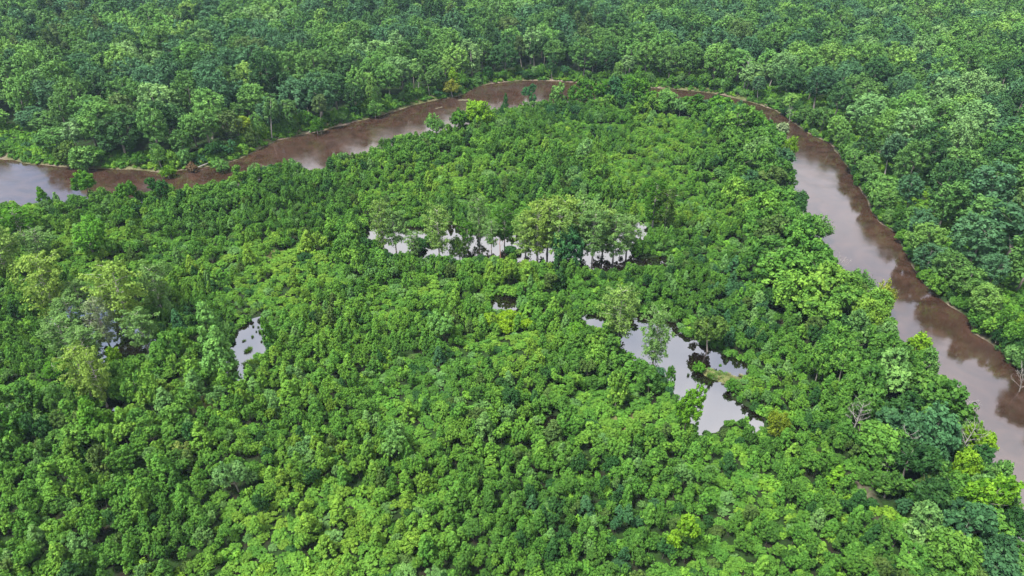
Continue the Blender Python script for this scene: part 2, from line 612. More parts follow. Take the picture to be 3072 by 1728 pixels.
def register(kind, crown, trunk, leafmat, barkmat, Rad, Hgt, far=None):
    V1, F1, var = crown
    V2, F2 = trunk
    i = len(PROTO.setdefault(kind, []))
    cm = mesh_from(f'{kind}_crown_{i}', V1, F1, [leafmat], var=var)
    tm = mesh_from(f'{kind}_trunk_{i}', V2, F2, [barkmat], smooth=True)
    if far:                                   # seen only from afar: fewer, larger leaves
        q = np.arange(0, len(F1), 2)
        c4 = V1.reshape(-1, 4, 3)[q]
        m4 = c4.mean(1, keepdims=True)
        V1 = (m4 + (c4 - m4) * far).reshape(-1, 3)
        var = var.reshape(-1, 4)[q].ravel()
        F1 = np.arange(len(V1)).reshape(-1, 4)
    V, F = cat([(V1, F1), (V2, F2)])
    wm = mesh_from(f'{kind}_whole_{i}', V, F, [leafmat, barkmat], np.r_[np.zeros(len(F1)), np.ones(len(F2))],
                   np.r_[var, np.zeros(len(V2))])
    PROTO[kind].append(dict(crown=cm, trunk=tm, whole=wm, R=Rad, H=Hgt))


def make_trunk(rng, H, r0, crown_base, Rad, nl=5, lean=0.03, flare=1.0, sides=7):
    ph = rng.random(2) * 6.28
    zs = np.array([-0.6, 0.0, 0.06, 0.25, 0.5, 0.75, 0.92]) * H
    zs[0] = -0.6
    pts = np.stack([lean * H * np.sin(zs / H * 2.5 + ph[0]) - lean * H * np.sin(ph[0]), lean * H * np.sin(zs / H * 2.1 + ph[1]) - lean * H * np.sin(ph[1]), zs], 1)
    rad = r0 * np.array([1.5 * flare, 1.3 * flare, 1.0, 0.85, 0.62, 0.36, 0.10])
    parts = [tube(pts, rad, sides)]
    for k in range(nl):
        z = crown_base + (H * 0.85 - crown_base) * (k + rng.random()) / nl
        x, y = np.interp(z, zs, pts[:, 0]), np.interp(z, zs, pts[:, 1])
        a = k * 2.4 + rng.random()
        L = Rad * (0.55 + 0.35 * rng.random())
        q = np.array([[x, y, z], [x + math.cos(a) * L * 0.5, y + math.sin(a) * L * 0.5, z + L * 0.28],
                      [x + math.cos(a) * L, y + math.sin(a) * L, z + L * 0.62]])
        rr = np.interp(z, zs, rad) * 0.6
        parts.append(tube(q, [rr, rr * 0.6, rr * 0.15], 5))
    return cat(parts)


def dome_clumps(rng, n, rx, rz, zc, low=-0.35, rad=(0.28, 0.42), inner=0.2, lop=0.12, pts_r=(0.62, 0.9)):
    C, Rc = [], []
    off = rng.normal(0, lop * rx, 2)
    sx, sy = 1 + rng.normal(0, 0.1), 1 + rng.normal(0, 0.1)
    for k in range(n):
        z = low + (1 - low) * (k + rng.random()) / n
        a = k * 2.39996 + rng.random() * 0.9
        rr = math.sqrt(max(0.0, 1 - z * z))
        f = rng.uniform(*pts_r) if rng.random() > inner else rng.uniform(0.15, 0.55)
        f *= 1 + rng.normal(0, 0.06)
        C.append((rr * math.cos(a) * rx * sx * f + off[0] * (z + 0.5), rr * math.sin(a) * rx * sy * f + off[1] * (z + 0.5), zc + z * rz * f))
        Rc.append(rx * rng.uniform(*rad))
    return np.array(C), np.array(Rc)


# young round broadleaf trees (unit: crown radius about 2.3 m, height about 6 m)
for i in range(9):
    g = np.random.default_rng(100 + i)
    H = g.uniform(5.4, 6.6)
    nl = [1, 2, 3, 2, 4, 3, 2, 5, 3][i]
    C, Rc = [], []
    for k in range(nl):
        a = k * 6.283 / nl + g.uniform(-0.5, 0.5)
        off = 0 if nl == 1 else g.uniform(0.75, 1.25)
        rr = 2.2 if nl == 1 else g.uniform(1.15, 1.65)
        top = H if k == 0 else H * g.uniform(0.62, 0.95)
        rz = rr * g.uniform(1.0, 1.5)
        c, r_ = dome_clumps(g, int(46 / nl ** 0.55), rr, rz, top - rz, low=-0.8, rad=(0.14, 0.30), lop=0.2, inner=0.12)
        c[:, 0] += off * math.cos(a)
        c[:, 1] += off * math.sin(a)
        C.append(c)
        Rc.append(r_)
    C, Rc = np.vstack(C), np.concatenate(Rc)
    C[:, 2] = np.maximum(C[:, 2], 0.8)
    register('young_tree', leaves(g, C, Rc, int(4600 / len(C)), 0.215, up=0.4, jit=0.65, shell=0.3, cvar=0.32), make_trunk(g, H * 0.9, 0.11, 1.6, 2.0, 4), LEAF, YOUNG_BARK, 2.3, H, 1.30)
# conical saplings
for i in range(5):
    g = np.random.default_rng(200 + i)
    H = g.uniform(6.6, 7.8)
    n = 44
    zz = np.sort(g.random(n) ** 0.85)
    C, Rc = [], []
    for k in range(n):
        a = k * 2.39996 + g.random()
        w = 1.75 * (1 - zz[k]) ** 0.75 * (0.75 + 0.35 * g.random())
        C.append((w * math.cos(a), w * math.sin(a), 0.9 + zz[k] * (H - 1.5)))
        Rc.append(0.30 + 0.38 * (1 - zz[k]) * g.uniform(0.7, 1.1))
    register('conical_sapling', leaves(g, C, Rc, 80, 0.235, up=0.45, jit=0.55, cvar=0.3), make_trunk(g, H * 0.92, 0.10, 1.0, 1.0, 3), LEAF, YOUNG_BARK, 1.8, H, 1.30)
# vine-draped low shrubs
for i in range(5):
    g = np.random.default_rng(300 + i)
    H = g.uniform(2.5, 3.3)
    C, Rc = dome_clumps(g, 36, 2.2, 1.9, H - 2.0, low=-0.3, rad=(0.15, 0.30), lop=0.3, inner=0.1)
    C[:, 2] = np.maximum(C[:, 2], 0.35)
    register('leafy_shrub', leaves(g, C, Rc, 85, 0.22, flat=0.75, up=0.6, jit=0.6, cvar=0.28), make_trunk(g, H * 0.7, 0.08, 0.4, 1.6, 5, lean=0.1), LEAF, YOUNG_BARK, 2.2, H, 1.30)
# tall hardwoods, broad cauliflower crowns
for i in range(7):
    g = np.random.default_rng(400 + i)
    H = g.uniform(17.5, 20.5)
    Rz = g.uniform(6.4, 7.6)
    C, Rc = dome_clumps(g, 84, 4.9, Rz, H - Rz - 0.6, low=-0.9, rad=(0.13, 0.23), lop=0.12, inner=0.08, pts_r=(0.76, 0.97))
    register('hardwood_tree', leaves(g, C, Rc, 58, 0.38, up=0.42, jit=0.55, cvar=0.26), make_trunk(g, H * 0.93, 0.30, H - 2 * Rz, 4.2, 6), LEAF, BARK, 5.0, H, 1.35)
# taller, narrower hardwoods showing a pale stem
for i in range(4):
    g = np.random.default_rng(450 + i)
    H = g.uniform(19.5, 22.0)
    C, Rc = dome_clumps(g, 42, 3.5, 6.4, H - 7.0, low=-0.9, rad=(0.22, 0.36), lop=0.18)
    register('slender_hardwood', leaves(g, C, Rc, 75, 0.42, up=0.4, jit=0.6), make_trunk(g, H * 0.95, 0.24, H - 10.5, 3.0, 6, lean=0.035), LEAF, PALE_BARK, 3.6, H, 1.35)
# bald cypresses: pale straight stem, flat feathery tiers, open crown
for i in range(6):
    g = np.random.default_rng(500 + i)
    H = 15.0
    base = g.uniform(2.0, 3.6)
    n = 40
    C, Rc, limbs = [], [], []
    for k in range(n):
        t = (k + g.random()) / n
        z = base + (H - base - 0.6) * t
        a = k * 2.39996 + g.random() * 0.8
        L = 4.5 * (0.22 + 0.78 * math.sin(math.pi * (0.10 + 0.66 * t))) * g.uniform(0.55, 1.08)
        if t > 0.86:
            L *= 0.72
        e = np.array([math.cos(a) * L, math.sin(a) * L, z + L * 0.22])
        s = np.array([0, 0, z - 0.2])
        limbs.append(tube([s, s * 0.5 + e * 0.5 + [0, 0, 0.25], e], [0.06, 0.035, 0.012], 4))
        for q in (0.5, 0.78, 1.0):
            c = s + (e - s) * q + g.normal(0, 0.35, 3)
            C.append(c)
            Rc.append(g.uniform(0.6, 1.0))
    trunk = cat([make_trunk(g, H * 0.99, 0.26, base, 0.4, 0, lean=0.012, flare=1.25)] + limbs)
    register('cypress_tree', leaves(g, C, Rc, 46, 0.27, flat=0.75, out=0.7, up=0.6, jit=0.6, elong=1.5, shell=0.15, cvar=0.28), trunk, FEATHER, PALE_BARK, 4.6, H)
# broad low trees of the inner river bank
for i in range(5):
    g = np.random.default_rng(560 + i)
    H = g.uniform(8.6, 10.2)
    C, Rc = [], []
    nl = [1, 2, 3, 2, 3][i]
    for k in range(nl):
        a = k * 6.283 / nl + g.uniform(-.5, .5)
        off = 0 if nl == 1 else g.uniform(1.2, 1.9)
        rr = 3.9 if nl == 1 else g.uniform(2.2, 2.8)
        top = H if k == 0 else H * g.uniform(0.7, 0.95)
        rz = rr * g.uniform(0.95, 1.35)
        c, r_ = dome_clumps(g, int(74 / nl ** 0.6), rr, rz, top - rz, low=-0.85, rad=(0.16, 0.27), lop=0.15, inner=0.12)
        c[:, 0] += off * math.cos(a)
        c[:, 1] += off * math.sin(a)
        C.append(c)
        Rc.append(r_)
    C, Rc = np.vstack(C), np.concatenate(Rc)
    C[:, 2] = np.maximum(C[:, 2], 0.9)
    register('bank_tree', leaves(g, C, Rc, int(5200 / len(C)), 0.36, up=0.4, jit=0.62, shell=0.3), make_trunk(g, H * 0.9, 0.2, 2.2, 3.4, 6, lean=0.05), LEAF, BARK, 4.0, H)
# riverside willows / river birches: soft open domes
for i in range(4):
    g = np.random.default_rng(600 + i)
    H = g.uniform(8.5, 10.0)
    C, Rc = dome_clumps(g, 38, 3.6, 3.9, H - 4.2, low=-0.7, rad=(0.2, 0.34), lop=0.22)
    register('willow_tree', leaves(g, C, Rc, 72, 0.30, up=0.25, jit=0.75, elong=1.8, shell=0.2), make_trunk(g, H * 0.9, 0.17, 2.4, 3.2, 6, lean=0.07), FEATHER, PALE_BARK, 3.7, H)
# pines of the far woodland: dark, spiky tops
for i in range(3):
    g = np.random.default_rng(650 + i)
    H = g.uniform(21, 23)
    n = 34
    C, Rc = [], []
    for k in range(n):
        t = (k + g.random()) / n
        a = k * 2.39996 + g.random()
        w = 3.3 * (1 - t) ** 0.6 * g.uniform(0.55, 1.05)
        C.append((w * math.cos(a), w * math.sin(a), H - 9.5 + t * 9.2))
        Rc.append(g.uniform(0.65, 1.05))
    register('pine_tree', leaves(g, C, Rc, 70, 0.36, up=0.3, jit=0.9, elong=1.9, shell=0.2), make_trunk(g, H * 0.97, 0.24, H - 10, 1.5, 5, lean=0.012), FEATHER, BARK, 3.2, H)
# undergrowth clumps
for i in range(5):
    g = np.random.default_rng(700 + i)
    C, Rc = dome_clumps(g, 8, 0.95, 0.7, 0.35, low=-0.1, rad=(0.35, 0.55), lop=0.3)
    register('undergrowth', leaves(g, C, Rc, 45, 0.26, flat=0.7, up=0.7, jit=0.55), tube([(0, 0, -0.2), (0, 0, 0.3)], [0.04, 0.02], 4), LEAF, BARK, 1.1, 1.1)
# grass tussocks
for i in range(3):
    g = np.random.default_rng(750 + i)
    n = 150
    a = g.random(n) * 6.283
    r = 0.55 * np.sqrt(g.random(n))
    b0 = np.stack([r * np.cos(a), r * np.sin(a), np.full(n, -0.08)], 1)
    tip = b0 + np.stack([np.cos(a) * r * 0.8 + g.normal(0, .1, n), np.sin(a) * r * 0.8 + g.normal(0, .1, n), 0.35 + 0.45 * g.random(n)], 1)
    sd_ = np.stack([-np.sin(a), np.cos(a), np.zeros(n)], 1) * 0.055
    mid = (b0 + tip) / 2 + [0, 0, 0.05]
    V = np.stack([b0 - sd_, b0 + sd_, mid + sd_ * 0.9, tip], 1).reshape(-1, 3)
    F = np.arange(4 * n).reshape(-1, 4)
    register('grass_tussock', (V, F, np.repeat(np.clip(g.normal(0, .5, n), -1, 1), 4)), tube([(0, 0, -0.3), (0, 0, 0.12)], [0.45, 0.3], 8), FEATHER, BARK, 0.7, 0.7)

# ------------------------------------------------------------------ the ground and the water
def build_ground():
    xs = np.unique(np.r_[np.linspace(-1500, -420, 10), np.arange(-420, 420.1, 2.0), np.linspace(420, 1500, 10)])
    ys = np.unique(np.r_[np.linspace(-300, 30, 6), np.arange(30, 460, 1.5), np.arange(460, 700, 8.0), np.linspace(700, 2400, 12)])
    X, Y = np.meshgrid(xs, ys)
    P = np.stack([X.ravel(), Y.ravel()], 1)
    z, sd, rsd, pd, do, far = ground_height(P)
    nx, ny = len(xs), len(ys)
    i = np.arange(nx * ny).reshape(ny, nx)
    F = np.stack([i[:-1, :-1], i[:-1, 1:], i[1:, 1:], i[1:, :-1]], -1).reshape(-1, 4)
    me = mesh_from('ground', np.c_[P, z], F, [ground_material()], smooth=True)
    n = vnoise(P, 11, 21)
    sand = np.where(far & (rsd < pd), (1 - sstep(do + 3.5 * (n - 0.5), 0.8, 3.2)) * 0.9 * sstep(vnoise(P, 7, 23), 0.38, 0.72), 0)
    eastp = (P[:, 0] > 75) & (P[:, 1] < 300)
    sand = np.where(eastp, 0, sand)
    sand = np.where((rsd < 0), 0.8, sand)
    for a, b, t, w in BARS:
        sand = np.where(seg_dist(P, a, b) < w * 3, 0.45, sand)
    for a, b in TRAIL:
        sand = np.maximum(sand, 0.5 * (1 - sstep(seg_dist(P, a, b), 0.4, 1.1)))
    dry = 0.9 * (1 - sstep(seg_dist(P, *SPIT), 1.8, 3.0))
    for c, r in BARE:
        dry = np.maximum(dry, 0.85 * (1 - sstep(np.hypot(P[:, 0] - c[0], P[:, 1] - c[1]) + 2 * (n - .5), r * .7, r * 1.4)))
    dry = np.maximum(dry, np.where(far & (rsd < 9) & (rsd > 0), 0.45 * (1 - sstep(do + 5 * (n - .5), 3.5, 7)), 0) * (sand < 0.6) * (~eastp))
    for nm, v in (('sand', sand), ('dry', dry)):
        a = me.attributes.new(nm, 'FLOAT', 'POINT')
        a.data.foreach_set('value', v.astype(np.float32))
    o = link('ground', me)
    o['kind'] = 'structure'
    return o


build_ground()


def ngon(name, pts, mat, z=0.0):
    me = bpy.data.meshes.new(name)
    me.from_pydata([(p[0], p[1], z) for p in pts], [], [tuple(range(len(pts)))])
    me.materials.append(mat)
    me.update()
    if me.polygons[0].normal.z < 0:
        me.flip_normals()
    o = link(name, me)
    o['kind'] = 'structure'
    return o


def grow(poly, d):
    a = np.roll(poly, 1, 0)
    b = np.roll(poly, -1, 0)
    t = unit(b - a)
    nrm = np.stack([t[:, 1], -t[:, 0]], 1)
    area = 0.5 * np.sum(poly[:, 0] * np.roll(poly[:, 1], -1) - np.roll(poly[:, 0], -1) * poly[:, 1])
    return poly + nrm * d * (1 if area > 0 else -1)


def strip(name, A, B, mat):
    """river sheet between two bank lines, grown outwards under the banks"""
    n = 160

    def rs_(L):
        s = np.r_[0, np.cumsum(np.linalg.norm(np.diff(L, axis=0), axis=1))]
        t = np.linspace(0, s[-1], n)
        return np.stack([np.interp(t, s, L[:, 0]), np.interp(t, s, L[:, 1])], 1)
    a, b = rs_(A), rs_(B)
    d = unit(a - b)
    a, b = a + d * 1.2, b - d * 1.2
    V = np.r_[np.c_[a, np.zeros(n)], np.c_[b, np.zeros(n)]]
    F = np.array([(i, i + 1, n + i + 1, n + i) for i in range(n - 1)])
    me = mesh_from(name, V, F, [mat])
    if me.polygons[0].normal.z < 0:
        me.flip_normals()
    o = link(name, me)
    o['kind'] = 'structure'
    return o


ngon('river', RIVER, RIVER_MAT)
for k, poly in W_PONDS.items():
    ngon('pond_water', grow(poly, 0.7), POND_MAT, 0.0 if k != 'arm' else 0.004)

# ------------------------------------------------------------------ placing the trees
# leaf tints (linear base colours): name -> colours
TINT = {
    'bright green': [(0.088, 0.216, 0.012), (0.098, 0.226, 0.014)],
    'fresh green': [(0.062, 0.177, 0.012), (0.069, 0.187, 0.014)],
    'mid green': [(0.045, 0.132, 0.011), (0.051, 0.142, 0.013)],
    'dark green': [(0.020, 0.078, 0.012), (0.025, 0.086, 0.014)],
    'bluish green': [(0.031, 0.108, 0.030), (0.037, 0.116, 0.036)],
    'pale green': [(0.088, 0.208, 0.036), (0.100, 0.220, 0.046)],
    'yellow-green': [(0.108, 0.226, 0.010), (0.120, 0.236, 0.012)],
    'olive green': [(0.058, 0.116, 0.016), (0.064, 0.122, 0.019)],
    'straw': [(0.17, 0.17, 0.075), (0.22, 0.21, 0.10)],
}


def ht(p):
    z, *_ = ground_height(np.array([p]))
    return float(z[0])


# coarse picture of the open water on the survey sheet, so that no random tree stands in front of it
MS = 4
_gx, _gy = np.meshgrid(np.arange(0, SW, MS) + MS / 2, np.arange(0, SH, MS) + MS / 2)
_gp = np.stack([_gx.ravel(), _gy.ravel()], 1)
KEEP = np.zeros(_gx.shape, bool)
for poly in OPEN_WATER:
    KEEP |= inside(_gp, np.array(poly, float)).reshape(_gx.shape)


def covers(x, y, z, Rad, H, low):
    """share of the crown's picture that would cover open water"""
    px, py, dep = proj(np.array([x, y, z + (low + 1) * 0.5 * H]))
    s = SF / dep
    rx = Rad * s * 0.85
    ry = max(2.0, 0.5 * s * math.hypot((1 - low) * H * 0.85 * 0.85, Rad * 1.0))
    i0, i1 = int((py - ry) / MS), int((py + ry) / MS) + 1
    j0, j1 = int((px - rx) / MS), int((px + rx) / MS) + 1
    i0, j0 = max(0, i0), max(0, j0)
    sub = KEEP[i0:i1, j0:j1]
    if sub.size == 0:
        return 0.0
    ex = (np.arange(j0, j0 + sub.shape[1]) * MS + MS / 2 - px) / rx
    ey = (np.arange(i0, i0 + sub.shape[0]) * MS + MS / 2 - py) / ry
    el = (ex[None, :] ** 2 + ey[:, None] ** 2) < 1
    if not el.any():
        return 0.0
    return float((sub & el).sum()) / float(el.sum())


HERO = []   # dicts with kind, x, y, R, H, tint, label ...


def hero(kind, base, top=None, H=None, width=None, tint='mid green', var=None, name=None, label='', cat='tree', colour=None, rot=None, mat=None):
    x, y = G(*base)
    z = ht((x, y))
    if kind == 'willow_tree' and width and width >= 60 and not colour:
        name, kind = name or 'willow_tree', 'bank_tree'
    pr = PROTO[kind]
    v = random.Random(int(base[0] * 7 + base[1])).randrange(len(pr)) if var is None else var
    p = pr[v]
    _, _, dep = proj(np.array([x, y, 0.0]))
    if H is None:
        # height from the sheet: where the top stands above the base
        th = math.atan2(CAM_H, y)
        dyy = abs(base[1] - top[1])
        H = dyy / (SF / dep) / math.cos(th - 0.0) * (1.06 if kind == 'cypress_tree' else 0.96)
    Rad = (width / 2 / (SF / dep)) if width else p['R'] * H / p['H']
    HERO.append(dict(kind=kind, x=x, y=y, z=z, R=Rad, H=H, v=v, tint=tint, name=name or kind, label=label, cat=cat, colour=colour, px=base[0], py=base[1]))


random.seed(5)
CY = 'cypress_tree'
lab = lambda s: s
# -- cypresses of the long pond
hero(CY, (966, 628), (976, 511), width=66, tint='cy', label='pale olive cypress, first at the west end of the long pond')
hero(CY, (997, 632), (1003, 534), width=62, tint='cy2', label='shorter cypress in front of the first one at the long pond')
hero(CY, (1105, 650), (1094, 530), width=80, tint='cy', label='lone spreading cypress standing in open white water of the long pond')
hero(CY, (1206, 606), (1208, 499), width=58, tint='cy2', label='narrow cypress on the far shore of the long pond')
hero(CY, (1269, 618), (1269, 525), width=52, tint='mid green', label='dark narrow cypress behind the reddish broken snag')
for _i, (_x, _y, _t, _w, _c, _l) in enumerate([
        (1322, 645, 545, 74, 'cy', 'cypress at the west end of the crowded cypress clump in the pond'),
        (1352, 652, 528, 84, 'cy3', 'second cypress from the west in the crowded pond clump'),
        (1376, 640, 512, 96, 'cy3', 'tallest yellowish cypress of the crowded clump in the pond'),
        (1404, 658, 530, 90, 'cy', 'cypress with dark stem at the water edge of the crowded clump'),
        (1420, 636, 508, 96, 'cy3', 'cypress in the middle back row of the crowded clump'),
        (1462, 640, 514, 96, 'cy2', 'broad cypress behind the blue-green tree of the pond clump'),
        (1490, 660, 540, 86, 'cy2', 'greyish cypress beside the blue-green tree of the pond clump'),
        (1515, 642, 532, 86, 'cy', 'third cypress from the east in the crowded pond clump'),
        (1542, 654, 548, 80, 'cy2', 'second cypress from the east in the crowded pond clump'),
        (1575, 640, 548, 80, 'cy2', 'last cypress at the east end of the crowded pond clump')]):
    hero(CY, (_x, _y), (_x, _t), width=_w, tint=_c, label=_l)
hero('willow_tree', (1440, 668), (1442, 566), width=78, tint='bluish green', label='blue-green rounded tree in front of the cypress clump', name='pond_tree')
hero(CY, (1640, 582), (1654, 468), width=80, tint='mid green', label='dark green cypress beyond the eastern tip of the long pond')
hero(CY, (1668, 590), (1676, 490), width=66, tint='olive green', label='olive cypress just east of the dark green one by the long pond')
hero(CY, (1042, 646), (1044, 585), width=44, tint='cy2', label='small cypress between the first pair and the lone spreading one')
hero('leafy_shrub', (1085, 612), H=3.6, width=40, tint='mid green', label='green bush on the far side of the lone spreading cypress', cat='bush', name='water_bush')
hero(CY, (1178, 622), (1180, 560), width=50, tint='mid green', label='short green cypress left of the narrow far-shore cypress')
hero(CY, (1236, 628), (1238, 556), width=46, tint='cy2', label='thin cypress left of the reddish broken snag')
hero('leafy_shrub', (1298, 636), H=3.4, width=40, tint='dark green', label='dark bush right of the reddish snag in the long pond', cat='bush', name='water_bush')
hero('leafy_shrub', (950, 622), H=3.6, width=36, tint='mid green', label='bush at the western tip of the long pond', cat='bush', name='water_bush')
hero('leafy_shrub', (1055, 628), H=4.0, width=44, tint='dark green', label='dark bush growing in the water of the long pond', cat='bush', name='water_bush')
hero('willow_tree', (1158, 652), (1165, 590), width=52, tint='olive green', label='thin olive willow leaning at the long pond shore')
# -- cypresses at the eastern pond
hero(CY, (1553, 855), (1553, 738), width=96, tint='cy', label='wide cypress on the upper shore of the pond with grassy spit')
hero(CY, (1642, 915), (1652, 788), width=88, tint='cy2', label='open cypress with pale branches standing in the spit pond')
hero('willow_tree', (1780, 884), (1780, 793), width=82, tint='olive green', label='rounded olive tree hanging over the spit pond')
hero('leafy_shrub', (1757, 934), H=2.9, width=32, tint='fresh green', label='round green bush on an islet in the spit pond', cat='bush', name='islet_bush')
hero('leafy_shrub', (1686, 962), H=4.0, width=27, tint='mid green', label='upright bush on the near shore of the spit pond', cat='bush', name='water_bush')
hero('leafy_shrub', (1812, 922), H=1.0, width=9, tint='fresh green', label='tiny bush beside the grassy spit', cat='bush', name='islet_bush')
hero('grass_tussock', (1783, 970), H=1.4, width=7, tint='olive green', label='lone reed tuft in open water of the spit pond', cat='grass tuft', name='reed_tuft')
hero('grass_tussock', (1731, 945), H=0.7, width=6, tint='olive green', label='tiny stub of weed west of the round islet bush', cat='grass tuft', name='reed_tuft')
hero('leafy_shrub', (1846, 990), H=2.6, width=36, tint='mid green', label='bush at the landward end of the grassy spit', cat='bush', name='water_bush')
hero('willow_tree', (1950, 1098), (1950, 1046), width=70, colour=(0.120, 0.170, 0.012), label='lime-yellow domed bush beside the spit pond', cat='bush', name='lime_bush')
# -- cypress swamp in the west
hero(CY, (146, 795), (104, 655), width=128, tint='cy3', label='broad yellowish cypress leaning over the dark swamp')
hero(CY, (330, 834), (323, 678), width=128, tint='cy3', label='tallest cypress of the dark swamp, bright topped')
hero(CY, (274, 865), (250, 758), width=70, tint='cy4', label='thin greyish half-bare cypress in the dark swamp')
hero(CY, (184, 905), (177, 811), width=96, tint='cy2', label='rounded cypress on the near side of the dark swamp')
hero(CY, (236, 1012), (203, 893), width=84, tint='cy3', label='first of two olive cypresses south of the dark swamp')
hero(CY, (270, 1022), (258, 903), width=84, tint='cy3', label='second of two olive cypresses south of the dark swamp')
hero(CY, (150, 960), (140, 925), width=60, tint='fresh green', label='low feathery cypress west of the two olive ones')
hero('hardwood_tree', (240, 650), (236, 553), width=92, tint='fresh green', label='round green tree north of the dark swamp', name='swamp_tree')
hero(CY, (32, 715), (32, 598), width=100, tint='cy', label='cypress at the western picture edge above the swamp')
hero(CY, (115, 668), (115, 594), width=76, tint='cy2', label='cypress with white bare branches north-west of the swamp')
hero(CY, (410, 792), (406, 688), width=90, tint='cy2', label='soft green cypress on the east side of the dark swamp')
hero(CY, (214, 790), (214, 708), width=70, tint='cy2', label='small cypress in the middle of the dark swamp')
hero(CY, (65, 612), (68, 540), width=90, tint='fresh green', label='green cypress near the western river mouth')
hero(CY, (8, 640), (10, 560), width=70, tint='fresh green', label='half-cut cypress touching the western picture edge')
hero(CY, (232, 925), (228, 838), width=84, tint='cy2', label='soft cypress hiding the near shore of the dark swamp')
hero(CY, (372, 880), (370, 790), width=84, tint='cy2', label='cypress on the eastern shore of the dark swamp')
hero(CY, (195, 842), (190, 752), width=80, tint='cy2', label='cypress between the broad leaning one and the rounded one in the swamp')
hero(CY, (300, 800), (296, 712), width=76, tint='cy', label='cypress in the back of the dark swamp')
hero('willow_tree', (300, 925), (302, 870), width=40, tint='yellow-green', label='small yellow-green tree at the south shore of the swamp')
# -- eye-catching trees on the banks
hero('willow_tree', (1138, 243), (1138, 203), width=52, colour=(0.155, 0.175, 0.022), label='yellow domed tree on the far sandy bank')
hero('conical_sapling', (1143, 232), (1143, 176), width=34, tint='yellow-green', label='pointed yellow-green tree behind the yellow domed tree', name='bank_tree')
hero('slender_hardwood', (624, 368), (620, 296), width=36, colour=(0.150, 0.230, 0.016), label='glowing yellow-green tree on the northwest bank', name='bank_tree')
hero('slender_hardwood', (581, 345), (581, 285), width=32, tint='yellow-green', label='yellow-green treetop next to the glowing bank tree', name='bank_tree')
hero('willow_tree', (463, 396), (463, 336), width=56, tint='bright green', label='bright green tree on the northwest bank')
hero('willow_tree', (180, 418), (180, 355), width=66, tint='olive green', label='first of two rounded willows on the northwest bank')
hero('willow_tree', (222, 428), (220, 364), width=64, tint='pale green', label='second of two rounded willows on the northwest bank')
hero('willow_tree', (408, 428), (406, 368), width=42, tint='pale green', label='leaning light green willow over the northwest bank')
hero('willow_tree', (424, 446), (424, 412), width=38, tint='bright green', label='low bright willow drooping into the northwest reach')
hero('willow_tree', (560, 430), (558, 395), width=48, tint='pale green', label='greyish rounded shrub at the waterline of the northwest bank', name='bank_shrub', cat='bush')
hero('willow_tree', (944, 296), (944, 250), width=46, tint='pale green', label='light green tree at the water on the northwest bank')
hero('willow_tree', (800, 336), (798, 290), width=40, tint='mid green', label='green bank tree where the northwest reach narrows')
hero('conical_sapling', (1271, 277), (1271, 228), width=16, tint='dark green', label='thin dark column of leaves by the bend sandbar', name='vine_column')
hero('conical_sapling', (1262, 302), (1262, 268), width=13, tint='dark green', label='short dark leaf column in front of the thin one', name='vine_column')
hero('conical_sapling', (1245, 283), (1245, 266), width=14, tint='bluish green', label='tiny tree beside the dark leaf columns', name='vine_column')
hero('young_tree', (1338, 278), (1338, 218), width=40, tint='bluish green', label='dark blue-green round tree at the bend shore', name='bank_tree')
hero('young_tree', (1397, 280), (1397, 212), width=50, tint='pale green', label='pale rounded tree beside the blue-green one at the bend', name='bank_tree')
hero('willow_tree', (1200, 335), (1202, 258), width=72, tint='yellow-green', label='yellow-green domed tree on the inner bend shore')
hero('willow_tree', (1160, 340), (1160, 278), width=62, tint='mid green', label='rounded green tree next to the yellow-green dome at the bend')
hero('willow_tree', (1100, 352), (1098, 290), width=50, tint='pale green', label='pale leaning tree over the inner shore of the bend')
hero('willow_tree', (2214, 802), (2222, 700), width=54, colour=(0.185, 0.225, 0.028), label='orange-yellow tree leaning over the east reach', name='orange_tree')
hero('willow_tree', (1978, 412), (1982, 340), width=40, tint='yellow-green', label='thin yellow-green tree at the bend of the east reach')
hero('willow_tree', (1950, 365), (1948, 300), width=64, tint='cy4', label='greyish half-bare tree where the river turns south')
hero('willow_tree', (2292, 908), (2296, 832), width=64, tint='yellow-green', label='light tree with slanting stem at the east reach')
hero('willow_tree', (2318, 950), (2322, 872), width=60, tint='pale green', label='pale wispy tree beside the slanting light tree')
hero('willow_tree', (2450, 1165), (2448, 1070), width=66, tint='yellow-green', label='yellow-green tree nearest the bleached dead tree by the river')
hero('willow_tree', (2470, 1248), (2468, 1150), width=66, tint='pale green', label='pale feathery tree on the lower east river bank')
hero('willow_tree', (2440, 1320), (2440, 1210), width=100, tint='bright green', label='large bright tree at the lower east river bank')
hero('willow_tree', (2400, 1225), (2402, 1142), width=70, tint='yellow-green', label='yellowish topped tree beside the bleached dead tree')
hero('willow_tree', (2060, 610), (2058, 540), width=56, tint='pale green', label='hazy pale tree leaning over the upper east reach')
hero('willow_tree', (2160, 748), (2160, 672), width=58, tint='pale green', label='pale tree west of the orange-yellow tree')
hero('conical_sapling', (118, 520), (117, 462), width=30, tint='fresh green', label='small tree standing in the western river mouth', name='bank_tree')
hero('young_tree', (232, 520), (230, 430), width=64, tint='fresh green', label='round bank tree in front of the western river mouth', name='bank_tree')
hero('young_tree', (338, 525), (338, 452), width=54, tint='mid green', label='round dark tree on the near western bank', name='bank_tree')
hero('young_tree', (418, 528), (418, 452), width=50, tint='dark green', label='dense dark round tree on the near western bank', name='bank_tree')
hero('leafy_shrub', (65, 545), H=4.6, width=30, colour=(0.105, 0.085, 0.050), label='reddish-brown half-dead bush in the western river mouth', cat='bush', name='brown_bush')
hero('leafy_shrub', (487, 431), H=4.0, width=30, colour=(0.130, 0.085, 0.042), label='orange-brown dead bush on the northwest bank', cat='bush', name='brown_bush')
